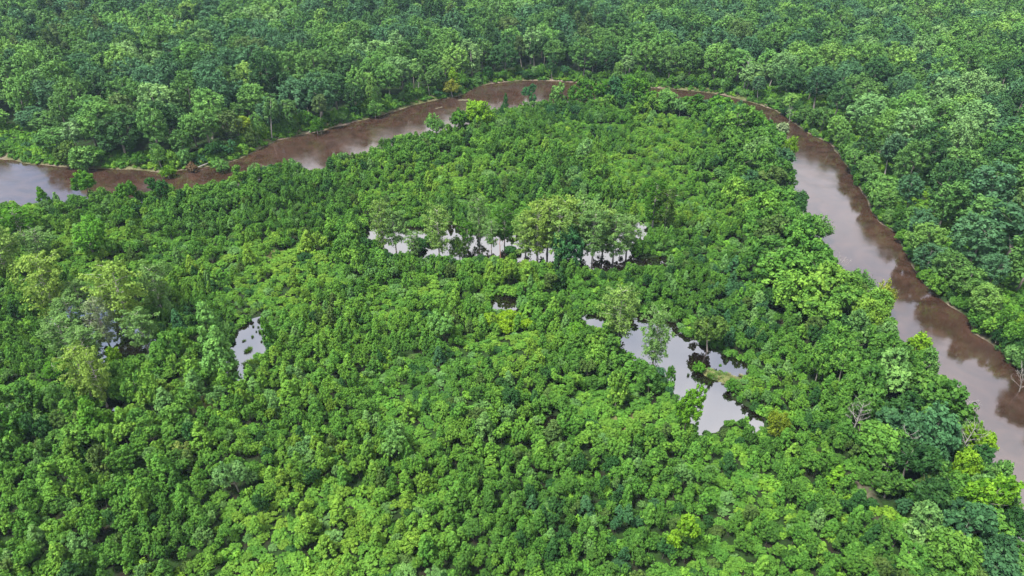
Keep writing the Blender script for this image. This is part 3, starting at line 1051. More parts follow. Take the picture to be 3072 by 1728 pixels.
for i, (x, y, w) in enumerate([(1225, 806, 46), (1262, 798, 44), (1300, 806, 46), (1330, 815, 40), (1275, 826, 44)]):
    hero('leafy_shrub', (x, y + 14), H=3.4, width=w, colour=(0.150, 0.270, 0.010),
         label=f'glowing yellow-green shrub below the tiny pond, {["westernmost", "second from west", "middle", "easternmost", "lowest"][i]} of five', cat='bush', name='yellow_shrub')
hero('young_tree', (1690, 1400), (1690, 1315), width=74, tint='yellow-green', label='large yellowish young tree near the bottom edge', name='young_tree')
hero('young_tree', (468, 1165), (468, 1120), width=36, colour=(0.200, 0.270, 0.060), label='small pale yellow tree in the south-western thicket', name='young_tree')
hero('conical_sapling', (2097, 1230), (2095, 1175), width=40, tint='bright green', label='pointed bright sapling above the bare trail')
hero('conical_sapling', (258, 1105), (252, 1005), width=74, tint='fresh green', label='big pointed leafy tree south of the two olive cypresses', name='conical_sapling')
hero('conical_sapling', (555, 895), (560, 752), width=70, tint='pale green', label='tall pale cone tree west of the tussock pond')
hero('conical_sapling', (560, 955), (556, 812), width=80, tint='pale green', label='broad pale cone tree on the shore of the tussock pond')
hero('conical_sapling', (690, 880), (684, 790), width=40, tint='mid green', label='dark vine-hung column tree east of the tussock pond')
hero('young_tree', (1720, 1090), (1712, 980), width=74, tint='bright green', label='bright double-topped tree on the near shore of the spit pond')
hero('young_tree', (1120, 870), (1118, 792), width=66, tint='pale green', label='pale silvery tree in the middle of the thicket')
hero('young_tree', (1000, 1160), (996, 1068), width=84, tint='pale green', label='large silvery-topped round tree in the southern thicket')
hero('young_tree', (1445, 860), (1450, 815), width=50, tint='fresh green', label='small ball-shaped tree left of the spit pond')
for _x, _y, _t, _w, _c, _l in [(1462, 282, 204, 62, 'mid green', 'first tall inner-bank tree right of the bend gap'), (1500, 278, 206, 58, 'fresh green', 'second tall inner-bank tree right of the bend gap'),
                             (1540, 276, 202, 64, 'bluish green', 'third tall inner-bank tree right of the bend gap'), (1582, 276, 198, 66, 'mid green', 'fourth tall inner-bank tree right of the bend gap'),
                             (1622, 280, 208, 56, 'fresh green', 'fifth tall inner-bank tree right of the bend gap'), (1672, 290, 232, 54, 'pale green', 'lower pale tree after the five inner-bank trees'),
                             (1740, 296, 246, 60, 'mid green', 'rounded inner-bank tree where the river starts to turn'), (1800, 306, 244, 66, 'fresh green', 'broad inner-bank tree at the river turn'),
                             (1862, 335, 262, 72, 'bluish green', 'dark broad tree inside the river turn'), (1905, 362, 285, 66, 'mid green', 'last broad tree inside the river turn')]:
    hero('willow_tree' if _w > 60 else 'young_tree', (_x, _y), (_x, _t), width=_w, tint=_c, label=_l, name='inner_bank_tree')
# tussocks and grass in the tussock pond
for i, (x, y, w, h) in enumerate([(654, 836, 8, .9), (635, 848, 6, .6), (658, 860, 5, .45), (645, 835, 4, .4), (628, 880, 14, .8), (621, 885, 12, .7), (614, 858, 9, .3), (637, 822, 5, .5), (650, 824, 5, .4)]):
    hero('grass_tussock', (x, y), H=h, width=w, tint='yellow-green' if i in (0, 1, 4, 5) else 'olive green', cat='grass tuft', name='grass_tussock',
         label=f'{["largest", "western small", "eastern small", "tiny upper", "long bright", "second bright", "flat dead", "dark northern", "dark north-eastern"][i]} grass tussock in the white tussock pond')

CYT = {'cy': (0.145, 0.245, 0.050), 'cy2': (0.120, 0.225, 0.056), 'cy3': (0.168, 0.265, 0.044), 'cy4': (0.185, 0.245, 0.110)}
rnd = random.Random(77)


def tint_of(name, jitter=0.14, grey=0.0, light=1.0):
    if name in CYT:
        c = CYT[name]
    else:
        a, b = TINT[name]
        t = rnd.random()
        c = tuple(a[i] * (1 - t) + b[i] * t for i in range(3))
    k = 1 + rnd.uniform(-jitter, jitter)
    h = rnd.uniform(-jitter, jitter) * 0.45
    c = (c[0] * k * (1 + h), c[1] * k, c[2] * k * (1 - h * 0.5))
    y = 0.25 * c[0] + 0.65 * c[1] + 0.1 * c[2]
    return tuple((v * (1 - grey) + y * grey) * light for v in c)


GREY = {'hardwood_tree': 0.17, 'slender_hardwood': 0.21, 'pine_tree': 0.22, 'young_tree': 0.07, 'conical_sapling': 0.07, 'leafy_shrub': 0.07, 'bank_tree': 0.08, 'willow_tree': 0.08, 'undergrowth': 0.05}
LIGHT = {'hardwood_tree': 1.14, 'slender_hardwood': 1.16}


# cells for spacing
class Pack:
    def __init__(self, cell):
        self.c, self.d = cell, {}

    def ok(self, x, y, r, f):
        i, j = int(x // self.c), int(y // self.c)
        for a in range(i - 2, i + 3):
            for b in range(j - 2, j + 3):
                for (u, v, q) in self.d.get((a, b), ()):
                    if (u - x) ** 2 + (v - y) ** 2 < (f * (r + q)) ** 2:
                        return False
        return True

    def add(self, x, y, r):
        self.d.setdefault((int(x // self.c), int(y // self.c)), []).append((x, y, r))


pack_in, pack_out = Pack(4.0), Pack(7.0)
for h in HERO:
    for pk in (pack_in, pack_out):
        pk.add(h['x'], h['y'], min(h['R'], 2.2) * (0.55 if h['kind'] == CY else 0.8))

rg = np.random.default_rng(42)


def in_view(P, H, m):
    px, py, dep = proj(np.c_[P, np.zeros(len(P))])
    px2, py2, _ = proj(np.c_[P, np.full(len(P), H)])
    return (dep > 10) & (px > -m) & (px < SW + m) & (py2 < SH + m * 0.7) & (py > -260)


SPOTS = []   # dict(kind,x,y,z,R,H,v,tintname,tint,rot)


def add_spot(kind, x, y, z, Rad, H, tint):
    pr = PROTO[kind]
    SPOTS.append(dict(kind=kind, x=x, y=y, z=z, R=Rad, H=H, v=rnd.randrange(len(pr)), tint=tint, rot=rnd.random() * 6.283))


# -- the woodland outside the river loop
N = 46000
P = np.c_[rg.uniform(-470, 470, N), rg.uniform(60, 560, N)]
P = P[in_view(P, 20, 110)]
sd, rsd, pd, do, di = water_sd(P)
z0, *_ = ground_height(P)
far = ~inside(P, LAND_IN) & ~inside(P, RIVER)
ok = far & (rsd > 1.2)
P, rsd, do, z0 = P[ok], rsd[ok], do[ok], z0[ok]
big = rg.beta(2.0, 2.2, len(P))
Rr = 3.0 + 4.8 * big
near_bank = (rsd < 7) & ~((P[:, 0] > 60) & (P[:, 1] < 300))
Rr = np.where(near_bank, np.minimum(Rr, 2.2 + 1.6 * rg.random(len(P))), Rr)
dark_patch = vnoise(P, 46, 31)
pale_patch = vnoise(P, 30, 33)
order = np.argsort(-Rr + rg.normal(0, 0.5, len(P)))
_acc = 0.0
for i in range(1, len(W_OUT) - 1):
    a, b = W_OUT[i], W_OUT[i + 1]
    if not (a[0] > 70 and 40 < a[1] < 300):
        continue
    _acc += float(np.linalg.norm(b - a))
    if _acc < 3.2:
        continue
    _acc = 0.0
    t = (b - a) / np.linalg.norm(b - a)
    nrm = np.array([-t[1], t[0]])
    if inside((a + nrm * 3)[None], RIVER)[0]:
        nrm = -nrm
    d = rnd.uniform(0.8, 3.2)
    x, y = a + nrm * d
    r = rnd.uniform(2.6, 4.6)
    if not pack_out.ok(x, y, r, 0.55):
        continue
    pack_out.add(x, y, r)
    add_spot('hardwood_tree' if r > 2.9 else 'willow_tree', x, y, ht((x, y)), r, r * rnd.uniform(2.3, 3.0), rnd.choice(['mid green', 'dark green', 'bluish green', 'fresh green', 'fresh green', 'bright green']))
_acc = 0.0
for i in range(1, len(W_OUT) - 1):
    for sub in (0.0, 0.5):
        a = W_OUT[i] * (1 - sub) + W_OUT[i + 1] * sub
        t = unit(W_OUT[i + 1] - W_OUT[i])
        nrm = np.array([-t[1], t[0]])
        if inside((a + nrm * 3)[None], RIVER)[0]:
            nrm = -nrm
        est = a[0] > 70 and a[1] < 300
        if a[1] < 40 or proj(np.array([a[0], a[1], 0.0]))[0] < 150 or rnd.random() > (0.95 if est else 0.85):
            continue
        r = rnd.uniform(1.2, 2.6)
        x, y = a + nrm * (rnd.uniform(0.2, 1.6) if est else rnd.uniform(1.8, 6.5))
        if not pack_out.ok(x, y, r, 0.3):
            continue
        add_spot(rnd.choice(['leafy_shrub', 'bank_tree', 'young_tree', 'willow_tree']), x, y, ht((x, y)), r, r * rnd.uniform(1.4, 2.8), rnd.choice(['mid green', 'dark green', 'fresh green', 'fresh green', 'bright green', 'pale green']))
GAPS = [(G(2512, 165), 6.0), (G(2524, 145), 5.0)]
for q in order:
    x, y = P[q]
    r = Rr[q]
    if any((x - c[0]) ** 2 + (y - c[1]) ** 2 < s * s for c, s in GAPS):
        continue
    if not pack_out.ok(x, y, r, 0.74):
        continue
    nb = rsd[q] < 7
    east = x > 60 and y < 300
    pxs, pys, _ = proj(np.array([x, y, 0.0]))
    if pxs < 150 and pys > 330 and rsd[q] < 20 and rnd.random() > 0.22:
        continue
    piney = dark_patch[q] > 0.66 and y > 330 and x < 60
    if rsd[q] < 4.5 and rnd.random() < (0.25 if east else 0.66):
        kind, H = rnd.choice(['leafy_shrub', 'young_tree', 'willow_tree']), rnd.uniform(2.5, 8.0)
        r = min(r, 2.9)
    elif piney and rnd.random() < 0.6:
        kind, H = 'pine_tree', rnd.uniform(17, 23)
        r = min(r, 3.6)
    elif r < 3.9 and rnd.random() < 0.55:
        kind, H = 'slender_hardwood', rnd.uniform(14, 21)
    else:
        kind, H = 'hardwood_tree', 10.5 + r * 1.5 + rnd.uniform(-2.5, 2.5)
    tall = kind in ('hardwood_tree', 'slender_hardwood', 'pine_tree')
    if tall:
        k = min(1.0, max(0.0, (rsd[q] - 2) / 28))
        H *= (0.78 + 0.20 * k) * rnd.uniform(0.88, 1.15)
        if pxs < 180 and pys > 300:
            H *= 0.62 + 0.3 * k
        if east and r > 3.2 and rnd.random() < 0.2:
            r *= 0.8
    if pxs < 150 and pys > 330:
        if rsd[q] < 20:
            kind, r = 'leafy_shrub', min(r, 1.8)
            H = r * rnd.uniform(0.8, 1.2)
        elif rsd[q] < 45:
            H = min(H, 9.0)
    cv = covers(x, y, z0[q], r, H, 0.4)
    if cv > (9 if east else 0.08):
        H *= 0.6
        r *= 0.8
        if covers(x, y, z0[q], r, H, 0.3) > (9 if east else 0.08):
            continue
    t = rnd.random()
    if kind == 'pine_tree':
        tint = rnd.choice(['dark green', 'dark green', 'olive green'])
    elif pale_patch[q] > 0.66:
        tint = rnd.choice(['fresh green', 'fresh green', 'pale green', 'mid green', 'bright green'])
    else:
        tint = ('mid green' if t < 0.30 else 'bluish green' if t < 0.62 else 'dark green' if t < 0.84 else 'fresh green' if t < 0.93 else
                'pale green' if t < 0.965 else 'olive green' if t < 0.987 else 'yellow-green')
    pack_out.add(x, y, r)
    add_spot(kind, x, y, z0[q], r, H, tint)

# -- the thicket inside the loop
N = 140000
P = np.c_[rg.uniform(-290, 200, N), rg.uniform(40, 300, N)]
P = P[in_view(P, 6, 90)]
sd, rsd, pd, do, di = water_sd(P)
z0, *_ = ground_height(P)
ok = inside(P, LAND_IN) & (sd > 0.3)
for a, b in TRAIL:
    ok &= seg_dist(P, a, b) > 1.5
for c, s in BARE:
    ok &= np.hypot(P[:, 0] - c[0], P[:, 1] - c[1]) > s
P, sd, rsd, pd, z0 = P[ok], sd[ok], rsd[ok], pd[ok], z0[ok]
size_patch = vnoise(P, 24, 51)
conif = vnoise(P, 15, 52)
tone = vnoise(P, 19, 53)
lowp = vnoise(P, 21, 54) + 0.35 * (vnoise(P, 8, 55) - 0.5)
Rr = 0.70 + 0.66 * rg.beta(1.5, 2.4, len(P)) + 1.8 * size_patch ** 1.8 * rg.random(len(P)) ** 2.7 + np.where(rg.random(len(P)) < 0.0008, 1.3, 0.0)
rim = (rsd < 20)
eastrim = rim & (P[:, 0] > 40)
Rr = np.where(rim, Rr * (1.1 + 0.6 * rg.random(len(P))), Rr)
Rr = np.where(eastrim, Rr * 1.5, Rr)
order = np.argsort(-Rr + rg.normal(0, 0.25, len(P)))
for q in order:
    x, y = P[q]
    r = Rr[q]
    if not pack_in.ok(x, y, r, 0.62):
        continue
    t = rnd.random()
    if rim[q] and t < (0.5 if eastrim[q] else 0.3) and r > 1.8:
        kind, H = ('willow_tree', r * rnd.uniform(2.2, 2.9)) if rnd.random() < 0.35 and r < 2.6 else ('bank_tree', r * rnd.uniform(2.2, 2.9))
    elif r > 0.95 and t < 0.26 + 0.35 * (conif[q] - 0.5):
        kind, H = 'conical_sapling', 1.0 + r * rnd.uniform(2.6, 3.8)
    elif t < 0.76 and r > 0.85:
        kind, H = 'young_tree', 0.8 + r * rnd.uniform(1.9, 2.8)
    else:
        kind, H = 'leafy_shrub', r * rnd.uniform(1.2, 1.7)
    if r > 2.3 and kind in ('young_tree', 'leafy_shrub', 'conical_sapling'):
        kind, H = 'bank_tree', max(H, r * 2.0)
    lowgrowth = lowp[q] > 0.60 and not rim[q]
    if lowgrowth and rnd.random() < 0.8:
        kind, H = 'leafy_shrub', r * rnd.uniform(0.7, 1.2)
    if pd[q] < 2.5 and rnd.random() < 0.6:
        kind, H = 'leafy_shrub', min(H, r * 1.5)
    for _ in range(4):
        cv = covers(x, y, z0[q], r, H, 0.15)
        lim = 0.04 if eastrim[q] else 0.03
        if cv < lim:
            break
        H *= 0.72
        r = max(0.7, r * 0.85)
        if H < 3.2:
            kind = 'leafy_shrub'
    if cv >= lim + 0.02:
        continue
    u = rnd.random() * 0.62 + (tone[q] - 0.5) * 0.9 + 0.16
    if lowgrowth:
        u += 0.15
    if rim[q]:
        u -= 0.12
    tint = ('bluish green' if u < -0.06 else 'dark green' if u < 0.02 else 'mid green' if u < 0.28 else 'fresh green' if u < 0.62 else 'bright green' if u < 0.92 else 'yellow-green')
    s = rnd.random()
    if s < 0.07:
        tint = 'pale green'
    elif s < 0.10:
        tint = 'olive green'
    elif s < 0.13:
        tint = 'dark green'
    pack_in.add(x, y, r)
    add_spot(kind, x, y, z0[q], r, H, tint)

# ------------------------------------------------------------------ which trees are individuals
LIMIT = {'hardwood_tree': 230, 'slender_hardwood': 160, 'young_tree': 290, 'conical_sapling': 290, 'leafy_shrub': 240, 'willow_tree': 120, 'bank_tree': 200, 'pine_tree': 60}
for s in SPOTS:
    px, py, dep = proj(np.array([s['x'], s['y'], s['z'] + s['H'] * 0.7]))
    s['px'], s['py'] = float(px), float(py)
    s['big'] = s['R'] / dep * (1.0 if (15 < px < SW - 15 and 12 < py < SH - 12) else 0.0)
singles, rest = [], []
for kind in LIMIT:
    L = sorted([s for s in SPOTS if s['kind'] == kind], key=lambda s: -s['big'])
    k = sum(1 for s in L if s['big'] > 0)
    k = min(k, LIMIT[kind])
    singles += L[:k]
    rest += L[k:]

# ------------------------------------------------------------------ labels
KIND_WORD = {'hardwood_tree': 'hardwood', 'slender_hardwood': 'slender hardwood', 'young_tree': 'young tree', 'conical_sapling': 'pointed sapling',
             'leafy_shrub': 'leafy shrub', 'willow_tree': 'willow', 'bank_tree': 'broad tree', 'pine_tree': 'pine'}
CATEGORY = {'leafy_shrub': 'shrub'}
GROUP = {'hardwood_tree': 'broad hardwoods outside the river loop', 'slender_hardwood': 'slender hardwoods outside the river loop', 'young_tree': 'young trees of the thicket',
         'conical_sapling': 'pointed saplings of the thicket', 'leafy_shrub': 'leafy shrubs', 'willow_tree': 'willows along the banks', 'bank_tree': 'broad low trees inside the river loop', 'pine_tree': 'pines of the far woodland',
         CY: 'cypresses standing in the swamps', 'grass_tussock': 'tussocks in the ponds'}
MARKS = [('long cypress pond', 1280, 630), ('spit pond', 1740, 960), ('tussock pond', 635, 870), ('tiny pond', 1265, 765), ('cypress swamp', 270, 830),
         ('orange bank tree', 2250, 720), ('lime bush', 1950, 1070), ('bare trail', 2190, 1270), ('river bend', 1330, 240), ('yellow domed tree', 1138, 220),
         ('bleached dead tree', 2424, 1110), ('glowing bank tree', 622, 320), ('paired willows', 200, 390), ('silvery round tree', 998, 1110),
         ('pale yellow tree', 468, 1140), ('forked dead tree', 1997, 50), ('leaning bleached snag', 2385, 1370), ('yellowish tree', 1690, 1350)]
ORD = ['first', 'second', 'third', 'fourth', 'fifth', 'sixth', 'seventh', 'eighth', 'ninth', 'tenth', 'eleventh', 'twelfth', 'thirteenth', 'fourteenth', 'fifteenth', 'sixteenth',
       'seventeenth', 'eighteenth', 'nineteenth', 'twentieth', 'twenty-first', 'twenty-second', 'twenty-third', 'twenty-fourth', 'twenty-fifth', 'twenty-sixth']
med = {k: np.percentile([s['R'] for s in singles if s['kind'] == k] or [1], [33, 67]) for k in LIMIT}
groups = {}
for s in singles:
    lo, hi = med[s['kind']]
    size = 'small' if s['R'] < lo else 'large' if s['R'] > hi else 'middling'
    m = min(MARKS, key=lambda a: ((a[1] - s['px']) ** 2 + (1.3 * (a[2] - s['py'])) ** 2))
    dx, dy = s['px'] - m[1], s['py'] - m[2]
    far_ = math.hypot(dx, dy) > 170
    if abs(dx) > abs(dy) * 1.1:
        rel = ('far' if far_ else 'just') + (' right of' if dx > 0 else ' left of')
    else:
        rel = ('well' if far_ else 'just') + (' below' if dy > 0 else ' above')
    s['label'] = f"{size} {s['tint']} {KIND_WORD[s['kind']]} {rel} the {m[0]}"
    groups.setdefault(s['label'], []).append(s)
for lb, L in groups.items():
    if len(L) > 1:
        L.sort(key=lambda s: s['px'])
        for i, s in enumerate(L):
            s['label'] = lb + (f', {ORD[min(i, len(ORD) - 1)]} from left')

# ------------------------------------------------------------------ individuals as objects
def place_tree(name, p, x, y, z, Rad, H, rot, tint, label, cat_, group, trunk_mat=None):
    e = bpy.data.objects.new(name, None)
    COL.objects.link(e)
    e.empty_display_size = 0.5
    e.location = (x, y, z)
    q = random.Random(x * 13.7 + y * 3.1)
    ln = 0.0 if group and 'cypress' in group else 0.06
    e.rotation_euler = (q.gauss(0, ln), q.gauss(0, ln), rot)
    k = Rad / p['R']
    w = q.uniform(0.86, 1.16)
    e.scale = (k * w, k / w, H / p['H'])
    e['label'] = label
    e['category'] = cat_
    if group:
        e['group'] = group
    for nm, me in (('crown', p['crown']), ('trunk', p['trunk'])):
        o = bpy.data.objects.new(nm, me)
        COL.objects.link(o)
        o.parent = e
        o['tint'] = [float(c) for c in tint] + [1.0]
    return e


for s in singles:
    place_tree(s['kind'], PROTO[s['kind']][s['v']], s['x'], s['y'], s['z'], s['R'], s['H'], s['rot'], tint_of(s['tint'], grey=GREY.get(s['kind'], 0.0), light=LIGHT.get(s['kind'], 1.0)), s['label'],
               CATEGORY.get(s['kind'], 'tree'), GROUP[s['kind']])
for h in HERO:
    col = h['colour'] or tint_of(h['tint'], 0.05)
    e = place_tree(h['name'], PROTO[h['kind']][h['v']], h['x'], h['y'], max(h['z'], -0.5) if h['kind'] != 'grass_tussock' else 0.0, h['R'], h['H'], rnd.random() * 6.283, col, h['label'],
                   h['cat'], GROUP.get(h['kind'] if h['name'] == h['kind'] else '', None))
    if h['kind'] == 'grass_tussock':
        for c in e.children:
            if c.name.startswith('trunk'):
                c.name = 'root_mound'
            else:
                c.name = 'blades'

# ------------------------------------------------------------------ dead trees
def dead_tree(name, base, H, lean, seed, label, mat, nl=9, spread=0.5, thick=1.0, twigs=True, zf=0.35):
    g = np.random.default_rng(seed)
    x, y = G(*base)
    z = max(ht((x, y)), -0.6)
    e = bpy.data.objects.new(name, None)
    COL.objects.link(e)
    e.location = (x, y, z)
    e['label'] = label
    e['category'] = 'dead tree'
    e['group'] = 'dead and bare trees'
    nl = int(nl * 1.5) if twigs else nl
    zs = np.linspace(0, 1, 7)
    pts = np.stack([lean[0] * H * zs ** 1.2 + g.normal(0, 0.012 * H, 7) * zs, lean[1] * H * zs ** 1.2 + g.normal(0, 0.012 * H, 7) * zs, zs * H], 1)
    pts[0, 2] = -0.4
    r0 = 0.016 * H * thick + 0.04
    rad = r0 * (1 - 0.86 * zs)
    V, F = tube(pts, rad, 7)
    link('trunk', mesh_from('dead_trunk', V, F, [mat], smooth=True), e)
    for k in range(nl):
        t = zf + (0.97 - zf) * (k + g.random() * 0.7) / nl
        p0 = np.array([np.interp(t, zs, pts[:, i]) for i in range(3)])
        a = k * 2.39996 + g.random()
        L = H * spread * (1.05 - 0.7 * t) * g.uniform(0.7, 1.15)
        d = np.array([math.cos(a), math.sin(a), 0.75])
        q = [p0, p0 + d * L * 0.4 + g.normal(0, .04 * L, 3), p0 + d * L * 0.75 + g.normal(0, .06 * L, 3) + [0, 0, .06 * L], p0 + d * L + [0, 0, .2 * L]]
        rr = max(0.035, np.interp(t, zs, rad) * 0.5)
        parts = [tube(q, [rr, rr * .7, rr * .45, rr * .2], 5)]
        if twigs:
            for w in range(10):
                u = g.uniform(0.3, 0.95) * 3
                i = min(2, int(u))
                b = np.array(q[i]) * (1 - (u - i)) + np.array(q[i + 1]) * (u - i)
                dd = unit(d + g.normal(0, 0.7, 3) + [0, 0, 0.3])
                l2 = L * g.uniform(0.2, 0.4)
                parts.append(tube([b, b + dd * l2 * .5 + g.normal(0, .03 * L, 3), b + dd * l2], [rr * .45, rr * .3, rr * .12], 4))
        V, F = cat(parts)
        link('limb', mesh_from('dead_limb', V, F, [mat], smooth=True), e)
    return e


D = DEAD_WOOD
dead_tree('dead_tree', (2400, 1170), 9.0, (0.10, 0.05), 1, 'bleached white dead tree with fine twigs by the lower east bank', D, 12, 0.45)
dead_tree('dead_tree', (2380, 1098), 8.0, (0.12, 0.0), 2, 'grey dead branches just above the bleached white dead tree', D, 10, 0.55)
dead_tree('dead_tree', (2138, 1108), 9.0, (0.02, 0.0), 3, 'pale fan-shaped dead tree right of the lime bush', D, 14, 0.42)
dead_tree('dead_tree', (2246, 1184), 8.5, (0.02, 0.0), 4, 'pale forked dead sapling right of the fan-shaped one', D, 10, 0.45)
dead_tree('dead_tree', (2225, 1205), 4.5, (-0.1, 0.0), 14, 'low dead sapling at the foot of the pale forked one', D, 9, 0.45)
dead_tree('dead_snag', (2362, 1405), 7.0, (0.38, 0.1), 5, 'leaning bleached snag near the bottom right corner', D, 6, 0.35, 1.3)
dead_tree('dead_snag', (15, 1095), 7.0, (0.0, 0.0), 6, 'forked grey snag at the left edge of the thicket', D, 4, 0.5, 1.2, zf=0.45)
dead_tree('dead_snag', (1259, 652), 7.2, (-0.02, 0.0), 7, 'reddish broken snag standing in the long cypress pond', RED_WOOD, 3, 0.42, 1.5, False, zf=0.6)
dead_tree('dead_tree', (118, 662), 9.5, (0.02, 0.0), 8, 'white bare treetop among the north-western swamp cypresses', D, 12, 0.32, 0.7, zf=0.6)
dead_tree('dead_tree', (82, 655), 8.5, (0.0, 0.0), 9, 'small bare crown left of the white bare treetop', D, 8, 0.25, 0.7, zf=0.7)
dead_tree('dead_tree', (1998, 104), 17.0, (0.0, 0.0), 10, 'forked white dead tree in the far eastern woodland', D, 8, 0.42, 1.2, zf=0.5)
dead_tree('dead_tree', (2200, 105), 17.0, (0.03, 0.0), 15, 'thin bare tree right of the forked white dead tree', D, 7, 0.3, 0.9, zf=0.5)
dead_tree('dead_snag', (1869, 232), 15.0, (0.03, 0.0), 11, 'tall pale snag on the north bank where the river turns', D, 5, 0.3, 1.1, zf=0.5)
dead_tree('dead_tree', (250, 225), 13.0, (0.02, 0.0), 12, 'pale bare branches in the north-western woodland', D, 10, 0.42, 0.9, zf=0.5)
dead_tree('dead_tree', (1985, 310), 7.5, (-0.1, 0.0), 13, 'bleached bare tree leaning over the river turn', D, 9, 0.45, 0.8, zf=0.4)
dead_tree('dead_tree', (2565, 985), 6.5, (-0.25, 0.0), 16, 'bare grey bush overhanging the east bank at the picture edge', D, 9, 0.6, 0.8, zf=0.2)
dead_tree('dead_tree', (274, 866), 12.5, (0.0, 0.0), 17, 'bare pale limbs inside the thin greyish swamp cypress', D, 14, 0.30, 0.7, zf=0.4)
dead_tree('dead_tree', (2000, 615), 8.5, (0.05, 0.0), 18, 'grey bare twigs at the upper east reach bank', D, 8, 0.4, 0.8, zf=0.4)
dead_tree('dead_tree', (2092, 725), 9.0, (0.05, 0.0), 19, 'ash-grey bare treetop west of the orange tree', D, 9, 0.45, 0.8, zf=0.4)
dead_tree('dead_tree', (1165, 655), 4.5, (-0.25, -0.1), 20, 'dead branches of the drowned shrub in the long pond', D, 8, 0.6, 0.8, zf=0.15)


# driftwood logs on the northwest bank
def log(name, a, b, r, label):
    p0, p1 = G(*a), G(*b)
    V, F = tube([(p0[0], p0[1], 0.35), ((p0[0] + p1[0]) / 2, (p0[1] + p1[1]) / 2 + .3, 0.7), (p1[0], p1[1], 0.9)], [r, r * .8, r * .45], 7)
    c = V.mean(0)
    o = link(name, mesh_from(name, V - c, F, [DEAD_WOOD], smooth=True), None, c)
    o['label'] = label
    o['category'] = 'log'


log('driftwood_log', (480, 432), (536, 412), 0.30, 'long pale log slanting from the northwest bank into the river')
log('driftwood_log', (262, 391), (276, 389), 0.22, 'short pale log under the trees of the northwest bank')
log('driftwood_log', (700, 350), (711, 330), 0.22, 'pale leaning log by the northwest reach')
log('driftwood_log', (777, 335), (784, 330), 0.2, 'small pale log at the narrow northwest shore')

# ------------------------------------------------------------------ the rest of the trees: masses nobody could count
def mass(name, spots, label, cat_):
    """one object: points that carry tree shapes"""
    kinds = []
    for s in spots:
        key = (s['kind'], s['v'])
        if key not in kinds:
            kinds.append(key)
    n = len(spots)
    me = bpy.data.meshes.new(name)
    me.vertices.add(n)
    me.vertices.foreach_set('co', np.array([(s['x'], s['y'], s['z']) for s in spots], np.float32).ravel())
    a = me.attributes.new('variant', 'INT', 'POINT')
    a.data.foreach_set('value', np.array([kinds.index((s['kind'], s['v'])) for s in spots], np.int32))
    a = me.attributes.new('turn', 'FLOAT_VECTOR', 'POINT')
    a.data.foreach_set('vector', np.array([(rnd.gauss(0, .06), rnd.gauss(0, .06), s['rot']) for s in spots], np.float32).ravel())
    sc = []
    for s in spots:
        p = PROTO[s['kind']][s['v']]
        w = rnd.uniform(0.84, 1.19)
        sc.append((s['R'] / p['R'] * w, s['R'] / p['R'] / w, s['H'] / p['H']))
    a = me.attributes.new('grow', 'FLOAT_VECTOR', 'POINT')
    a.data.foreach_set('vector', np.array(sc, np.float32).ravel())
    a = me.attributes.new('tint', 'FLOAT_COLOR', 'POINT')
    a.data.foreach_set('color', np.array([(*tint_of(s['tint'], grey=GREY.get(s['kind'], 0.0), light=LIGHT.get(s['kind'], 1.0)), 1) for s in spots], np.float32).ravel())
    me.update()
    o = link(name, me)
    o['kind'] = 'stuff'
    o['label'] = label
    o['category'] = cat_
    ng = bpy.data.node_groups.new(name, 'GeometryNodeTree')
    ng.interface.new_socket('Geometry', in_out='INPUT', socket_type='NodeSocketGeometry')
    ng.interface.new_socket('Geometry', in_out='OUTPUT', socket_type='NodeSocketGeometry')
    n_, l_ = ng.nodes, ng.links
    gi, go = n_.new('NodeGroupInput'), n_.new('NodeGroupOutput')
    mp = n_.new('GeometryNodeMeshToPoints')
    l_.new(gi.outputs[0], mp.inputs['Mesh'])

    def named(nm, tp):
        q = n_.new('GeometryNodeInputNamedAttribute')
        q.data_type = tp
        q.inputs['Name'].default_value = nm
        return q
    vi, tn, gw = named('variant', 'INT'), named('turn', 'FLOAT_VECTOR'), named('grow', 'FLOAT_VECTOR')
    er = n_.new('FunctionNodeEulerToRotation')
    l_.new(tn.outputs['Attribute'], er.inputs[0])
    jn = n_.new('GeometryNodeJoinGeometry')
    for i, (kd, v) in enumerate(kinds):
        src = bpy.data.objects.new(f'{kd}_source', PROTO[kd][v]['whole'])
        oi = n_.new('GeometryNodeObjectInfo')
        oi.transform_space = 'ORIGINAL'
        oi.inputs['Object'].default_value = src
        oi.inputs['As Instance'].default_value = False
        cmp_ = n_.new('FunctionNodeCompare')
        cmp_.data_type = 'INT'
        cmp_.operation = 'EQUAL'
        l_.new(vi.outputs['Attribute'], cmp_.inputs[2])
        cmp_.inputs[3].default_value = i
        ip = n_.new('GeometryNodeInstanceOnPoints')
        l_.new(mp.outputs['Points'], ip.inputs['Points'])
        l_.new(cmp_.outputs[0], ip.inputs['Selection'])
        l_.new(oi.outputs['Geometry'], ip.inputs['Instance'])
        l_.new(er.outputs[0], ip.inputs['Rotation'])
        l_.new(gw.outputs['Attribute'], ip.inputs['Scale'])
        l_.new(ip.outputs['Instances'], jn.inputs['Geometry'])
    l_.new(jn.outputs['Geometry'], go.inputs[0])
    md = o.modifiers.new('trees', 'NODES')
    md.node_group = ng
    return o


thick = [s for s in rest if s['kind'] in ('young_tree', 'conical_sapling', 'leafy_shrub', 'willow_tree', 'bank_tree')]
woods = [s for s in rest if s['kind'] in ('hardwood_tree', 'slender_hardwood', 'pine_tree')]
mass('far_forest', woods, 'far broadleaf woodland closing the view beyond the river', 'forest')
mass('thicket_vegetation', thick, 'dense green thicket between the nearer young trees', 'thicket')

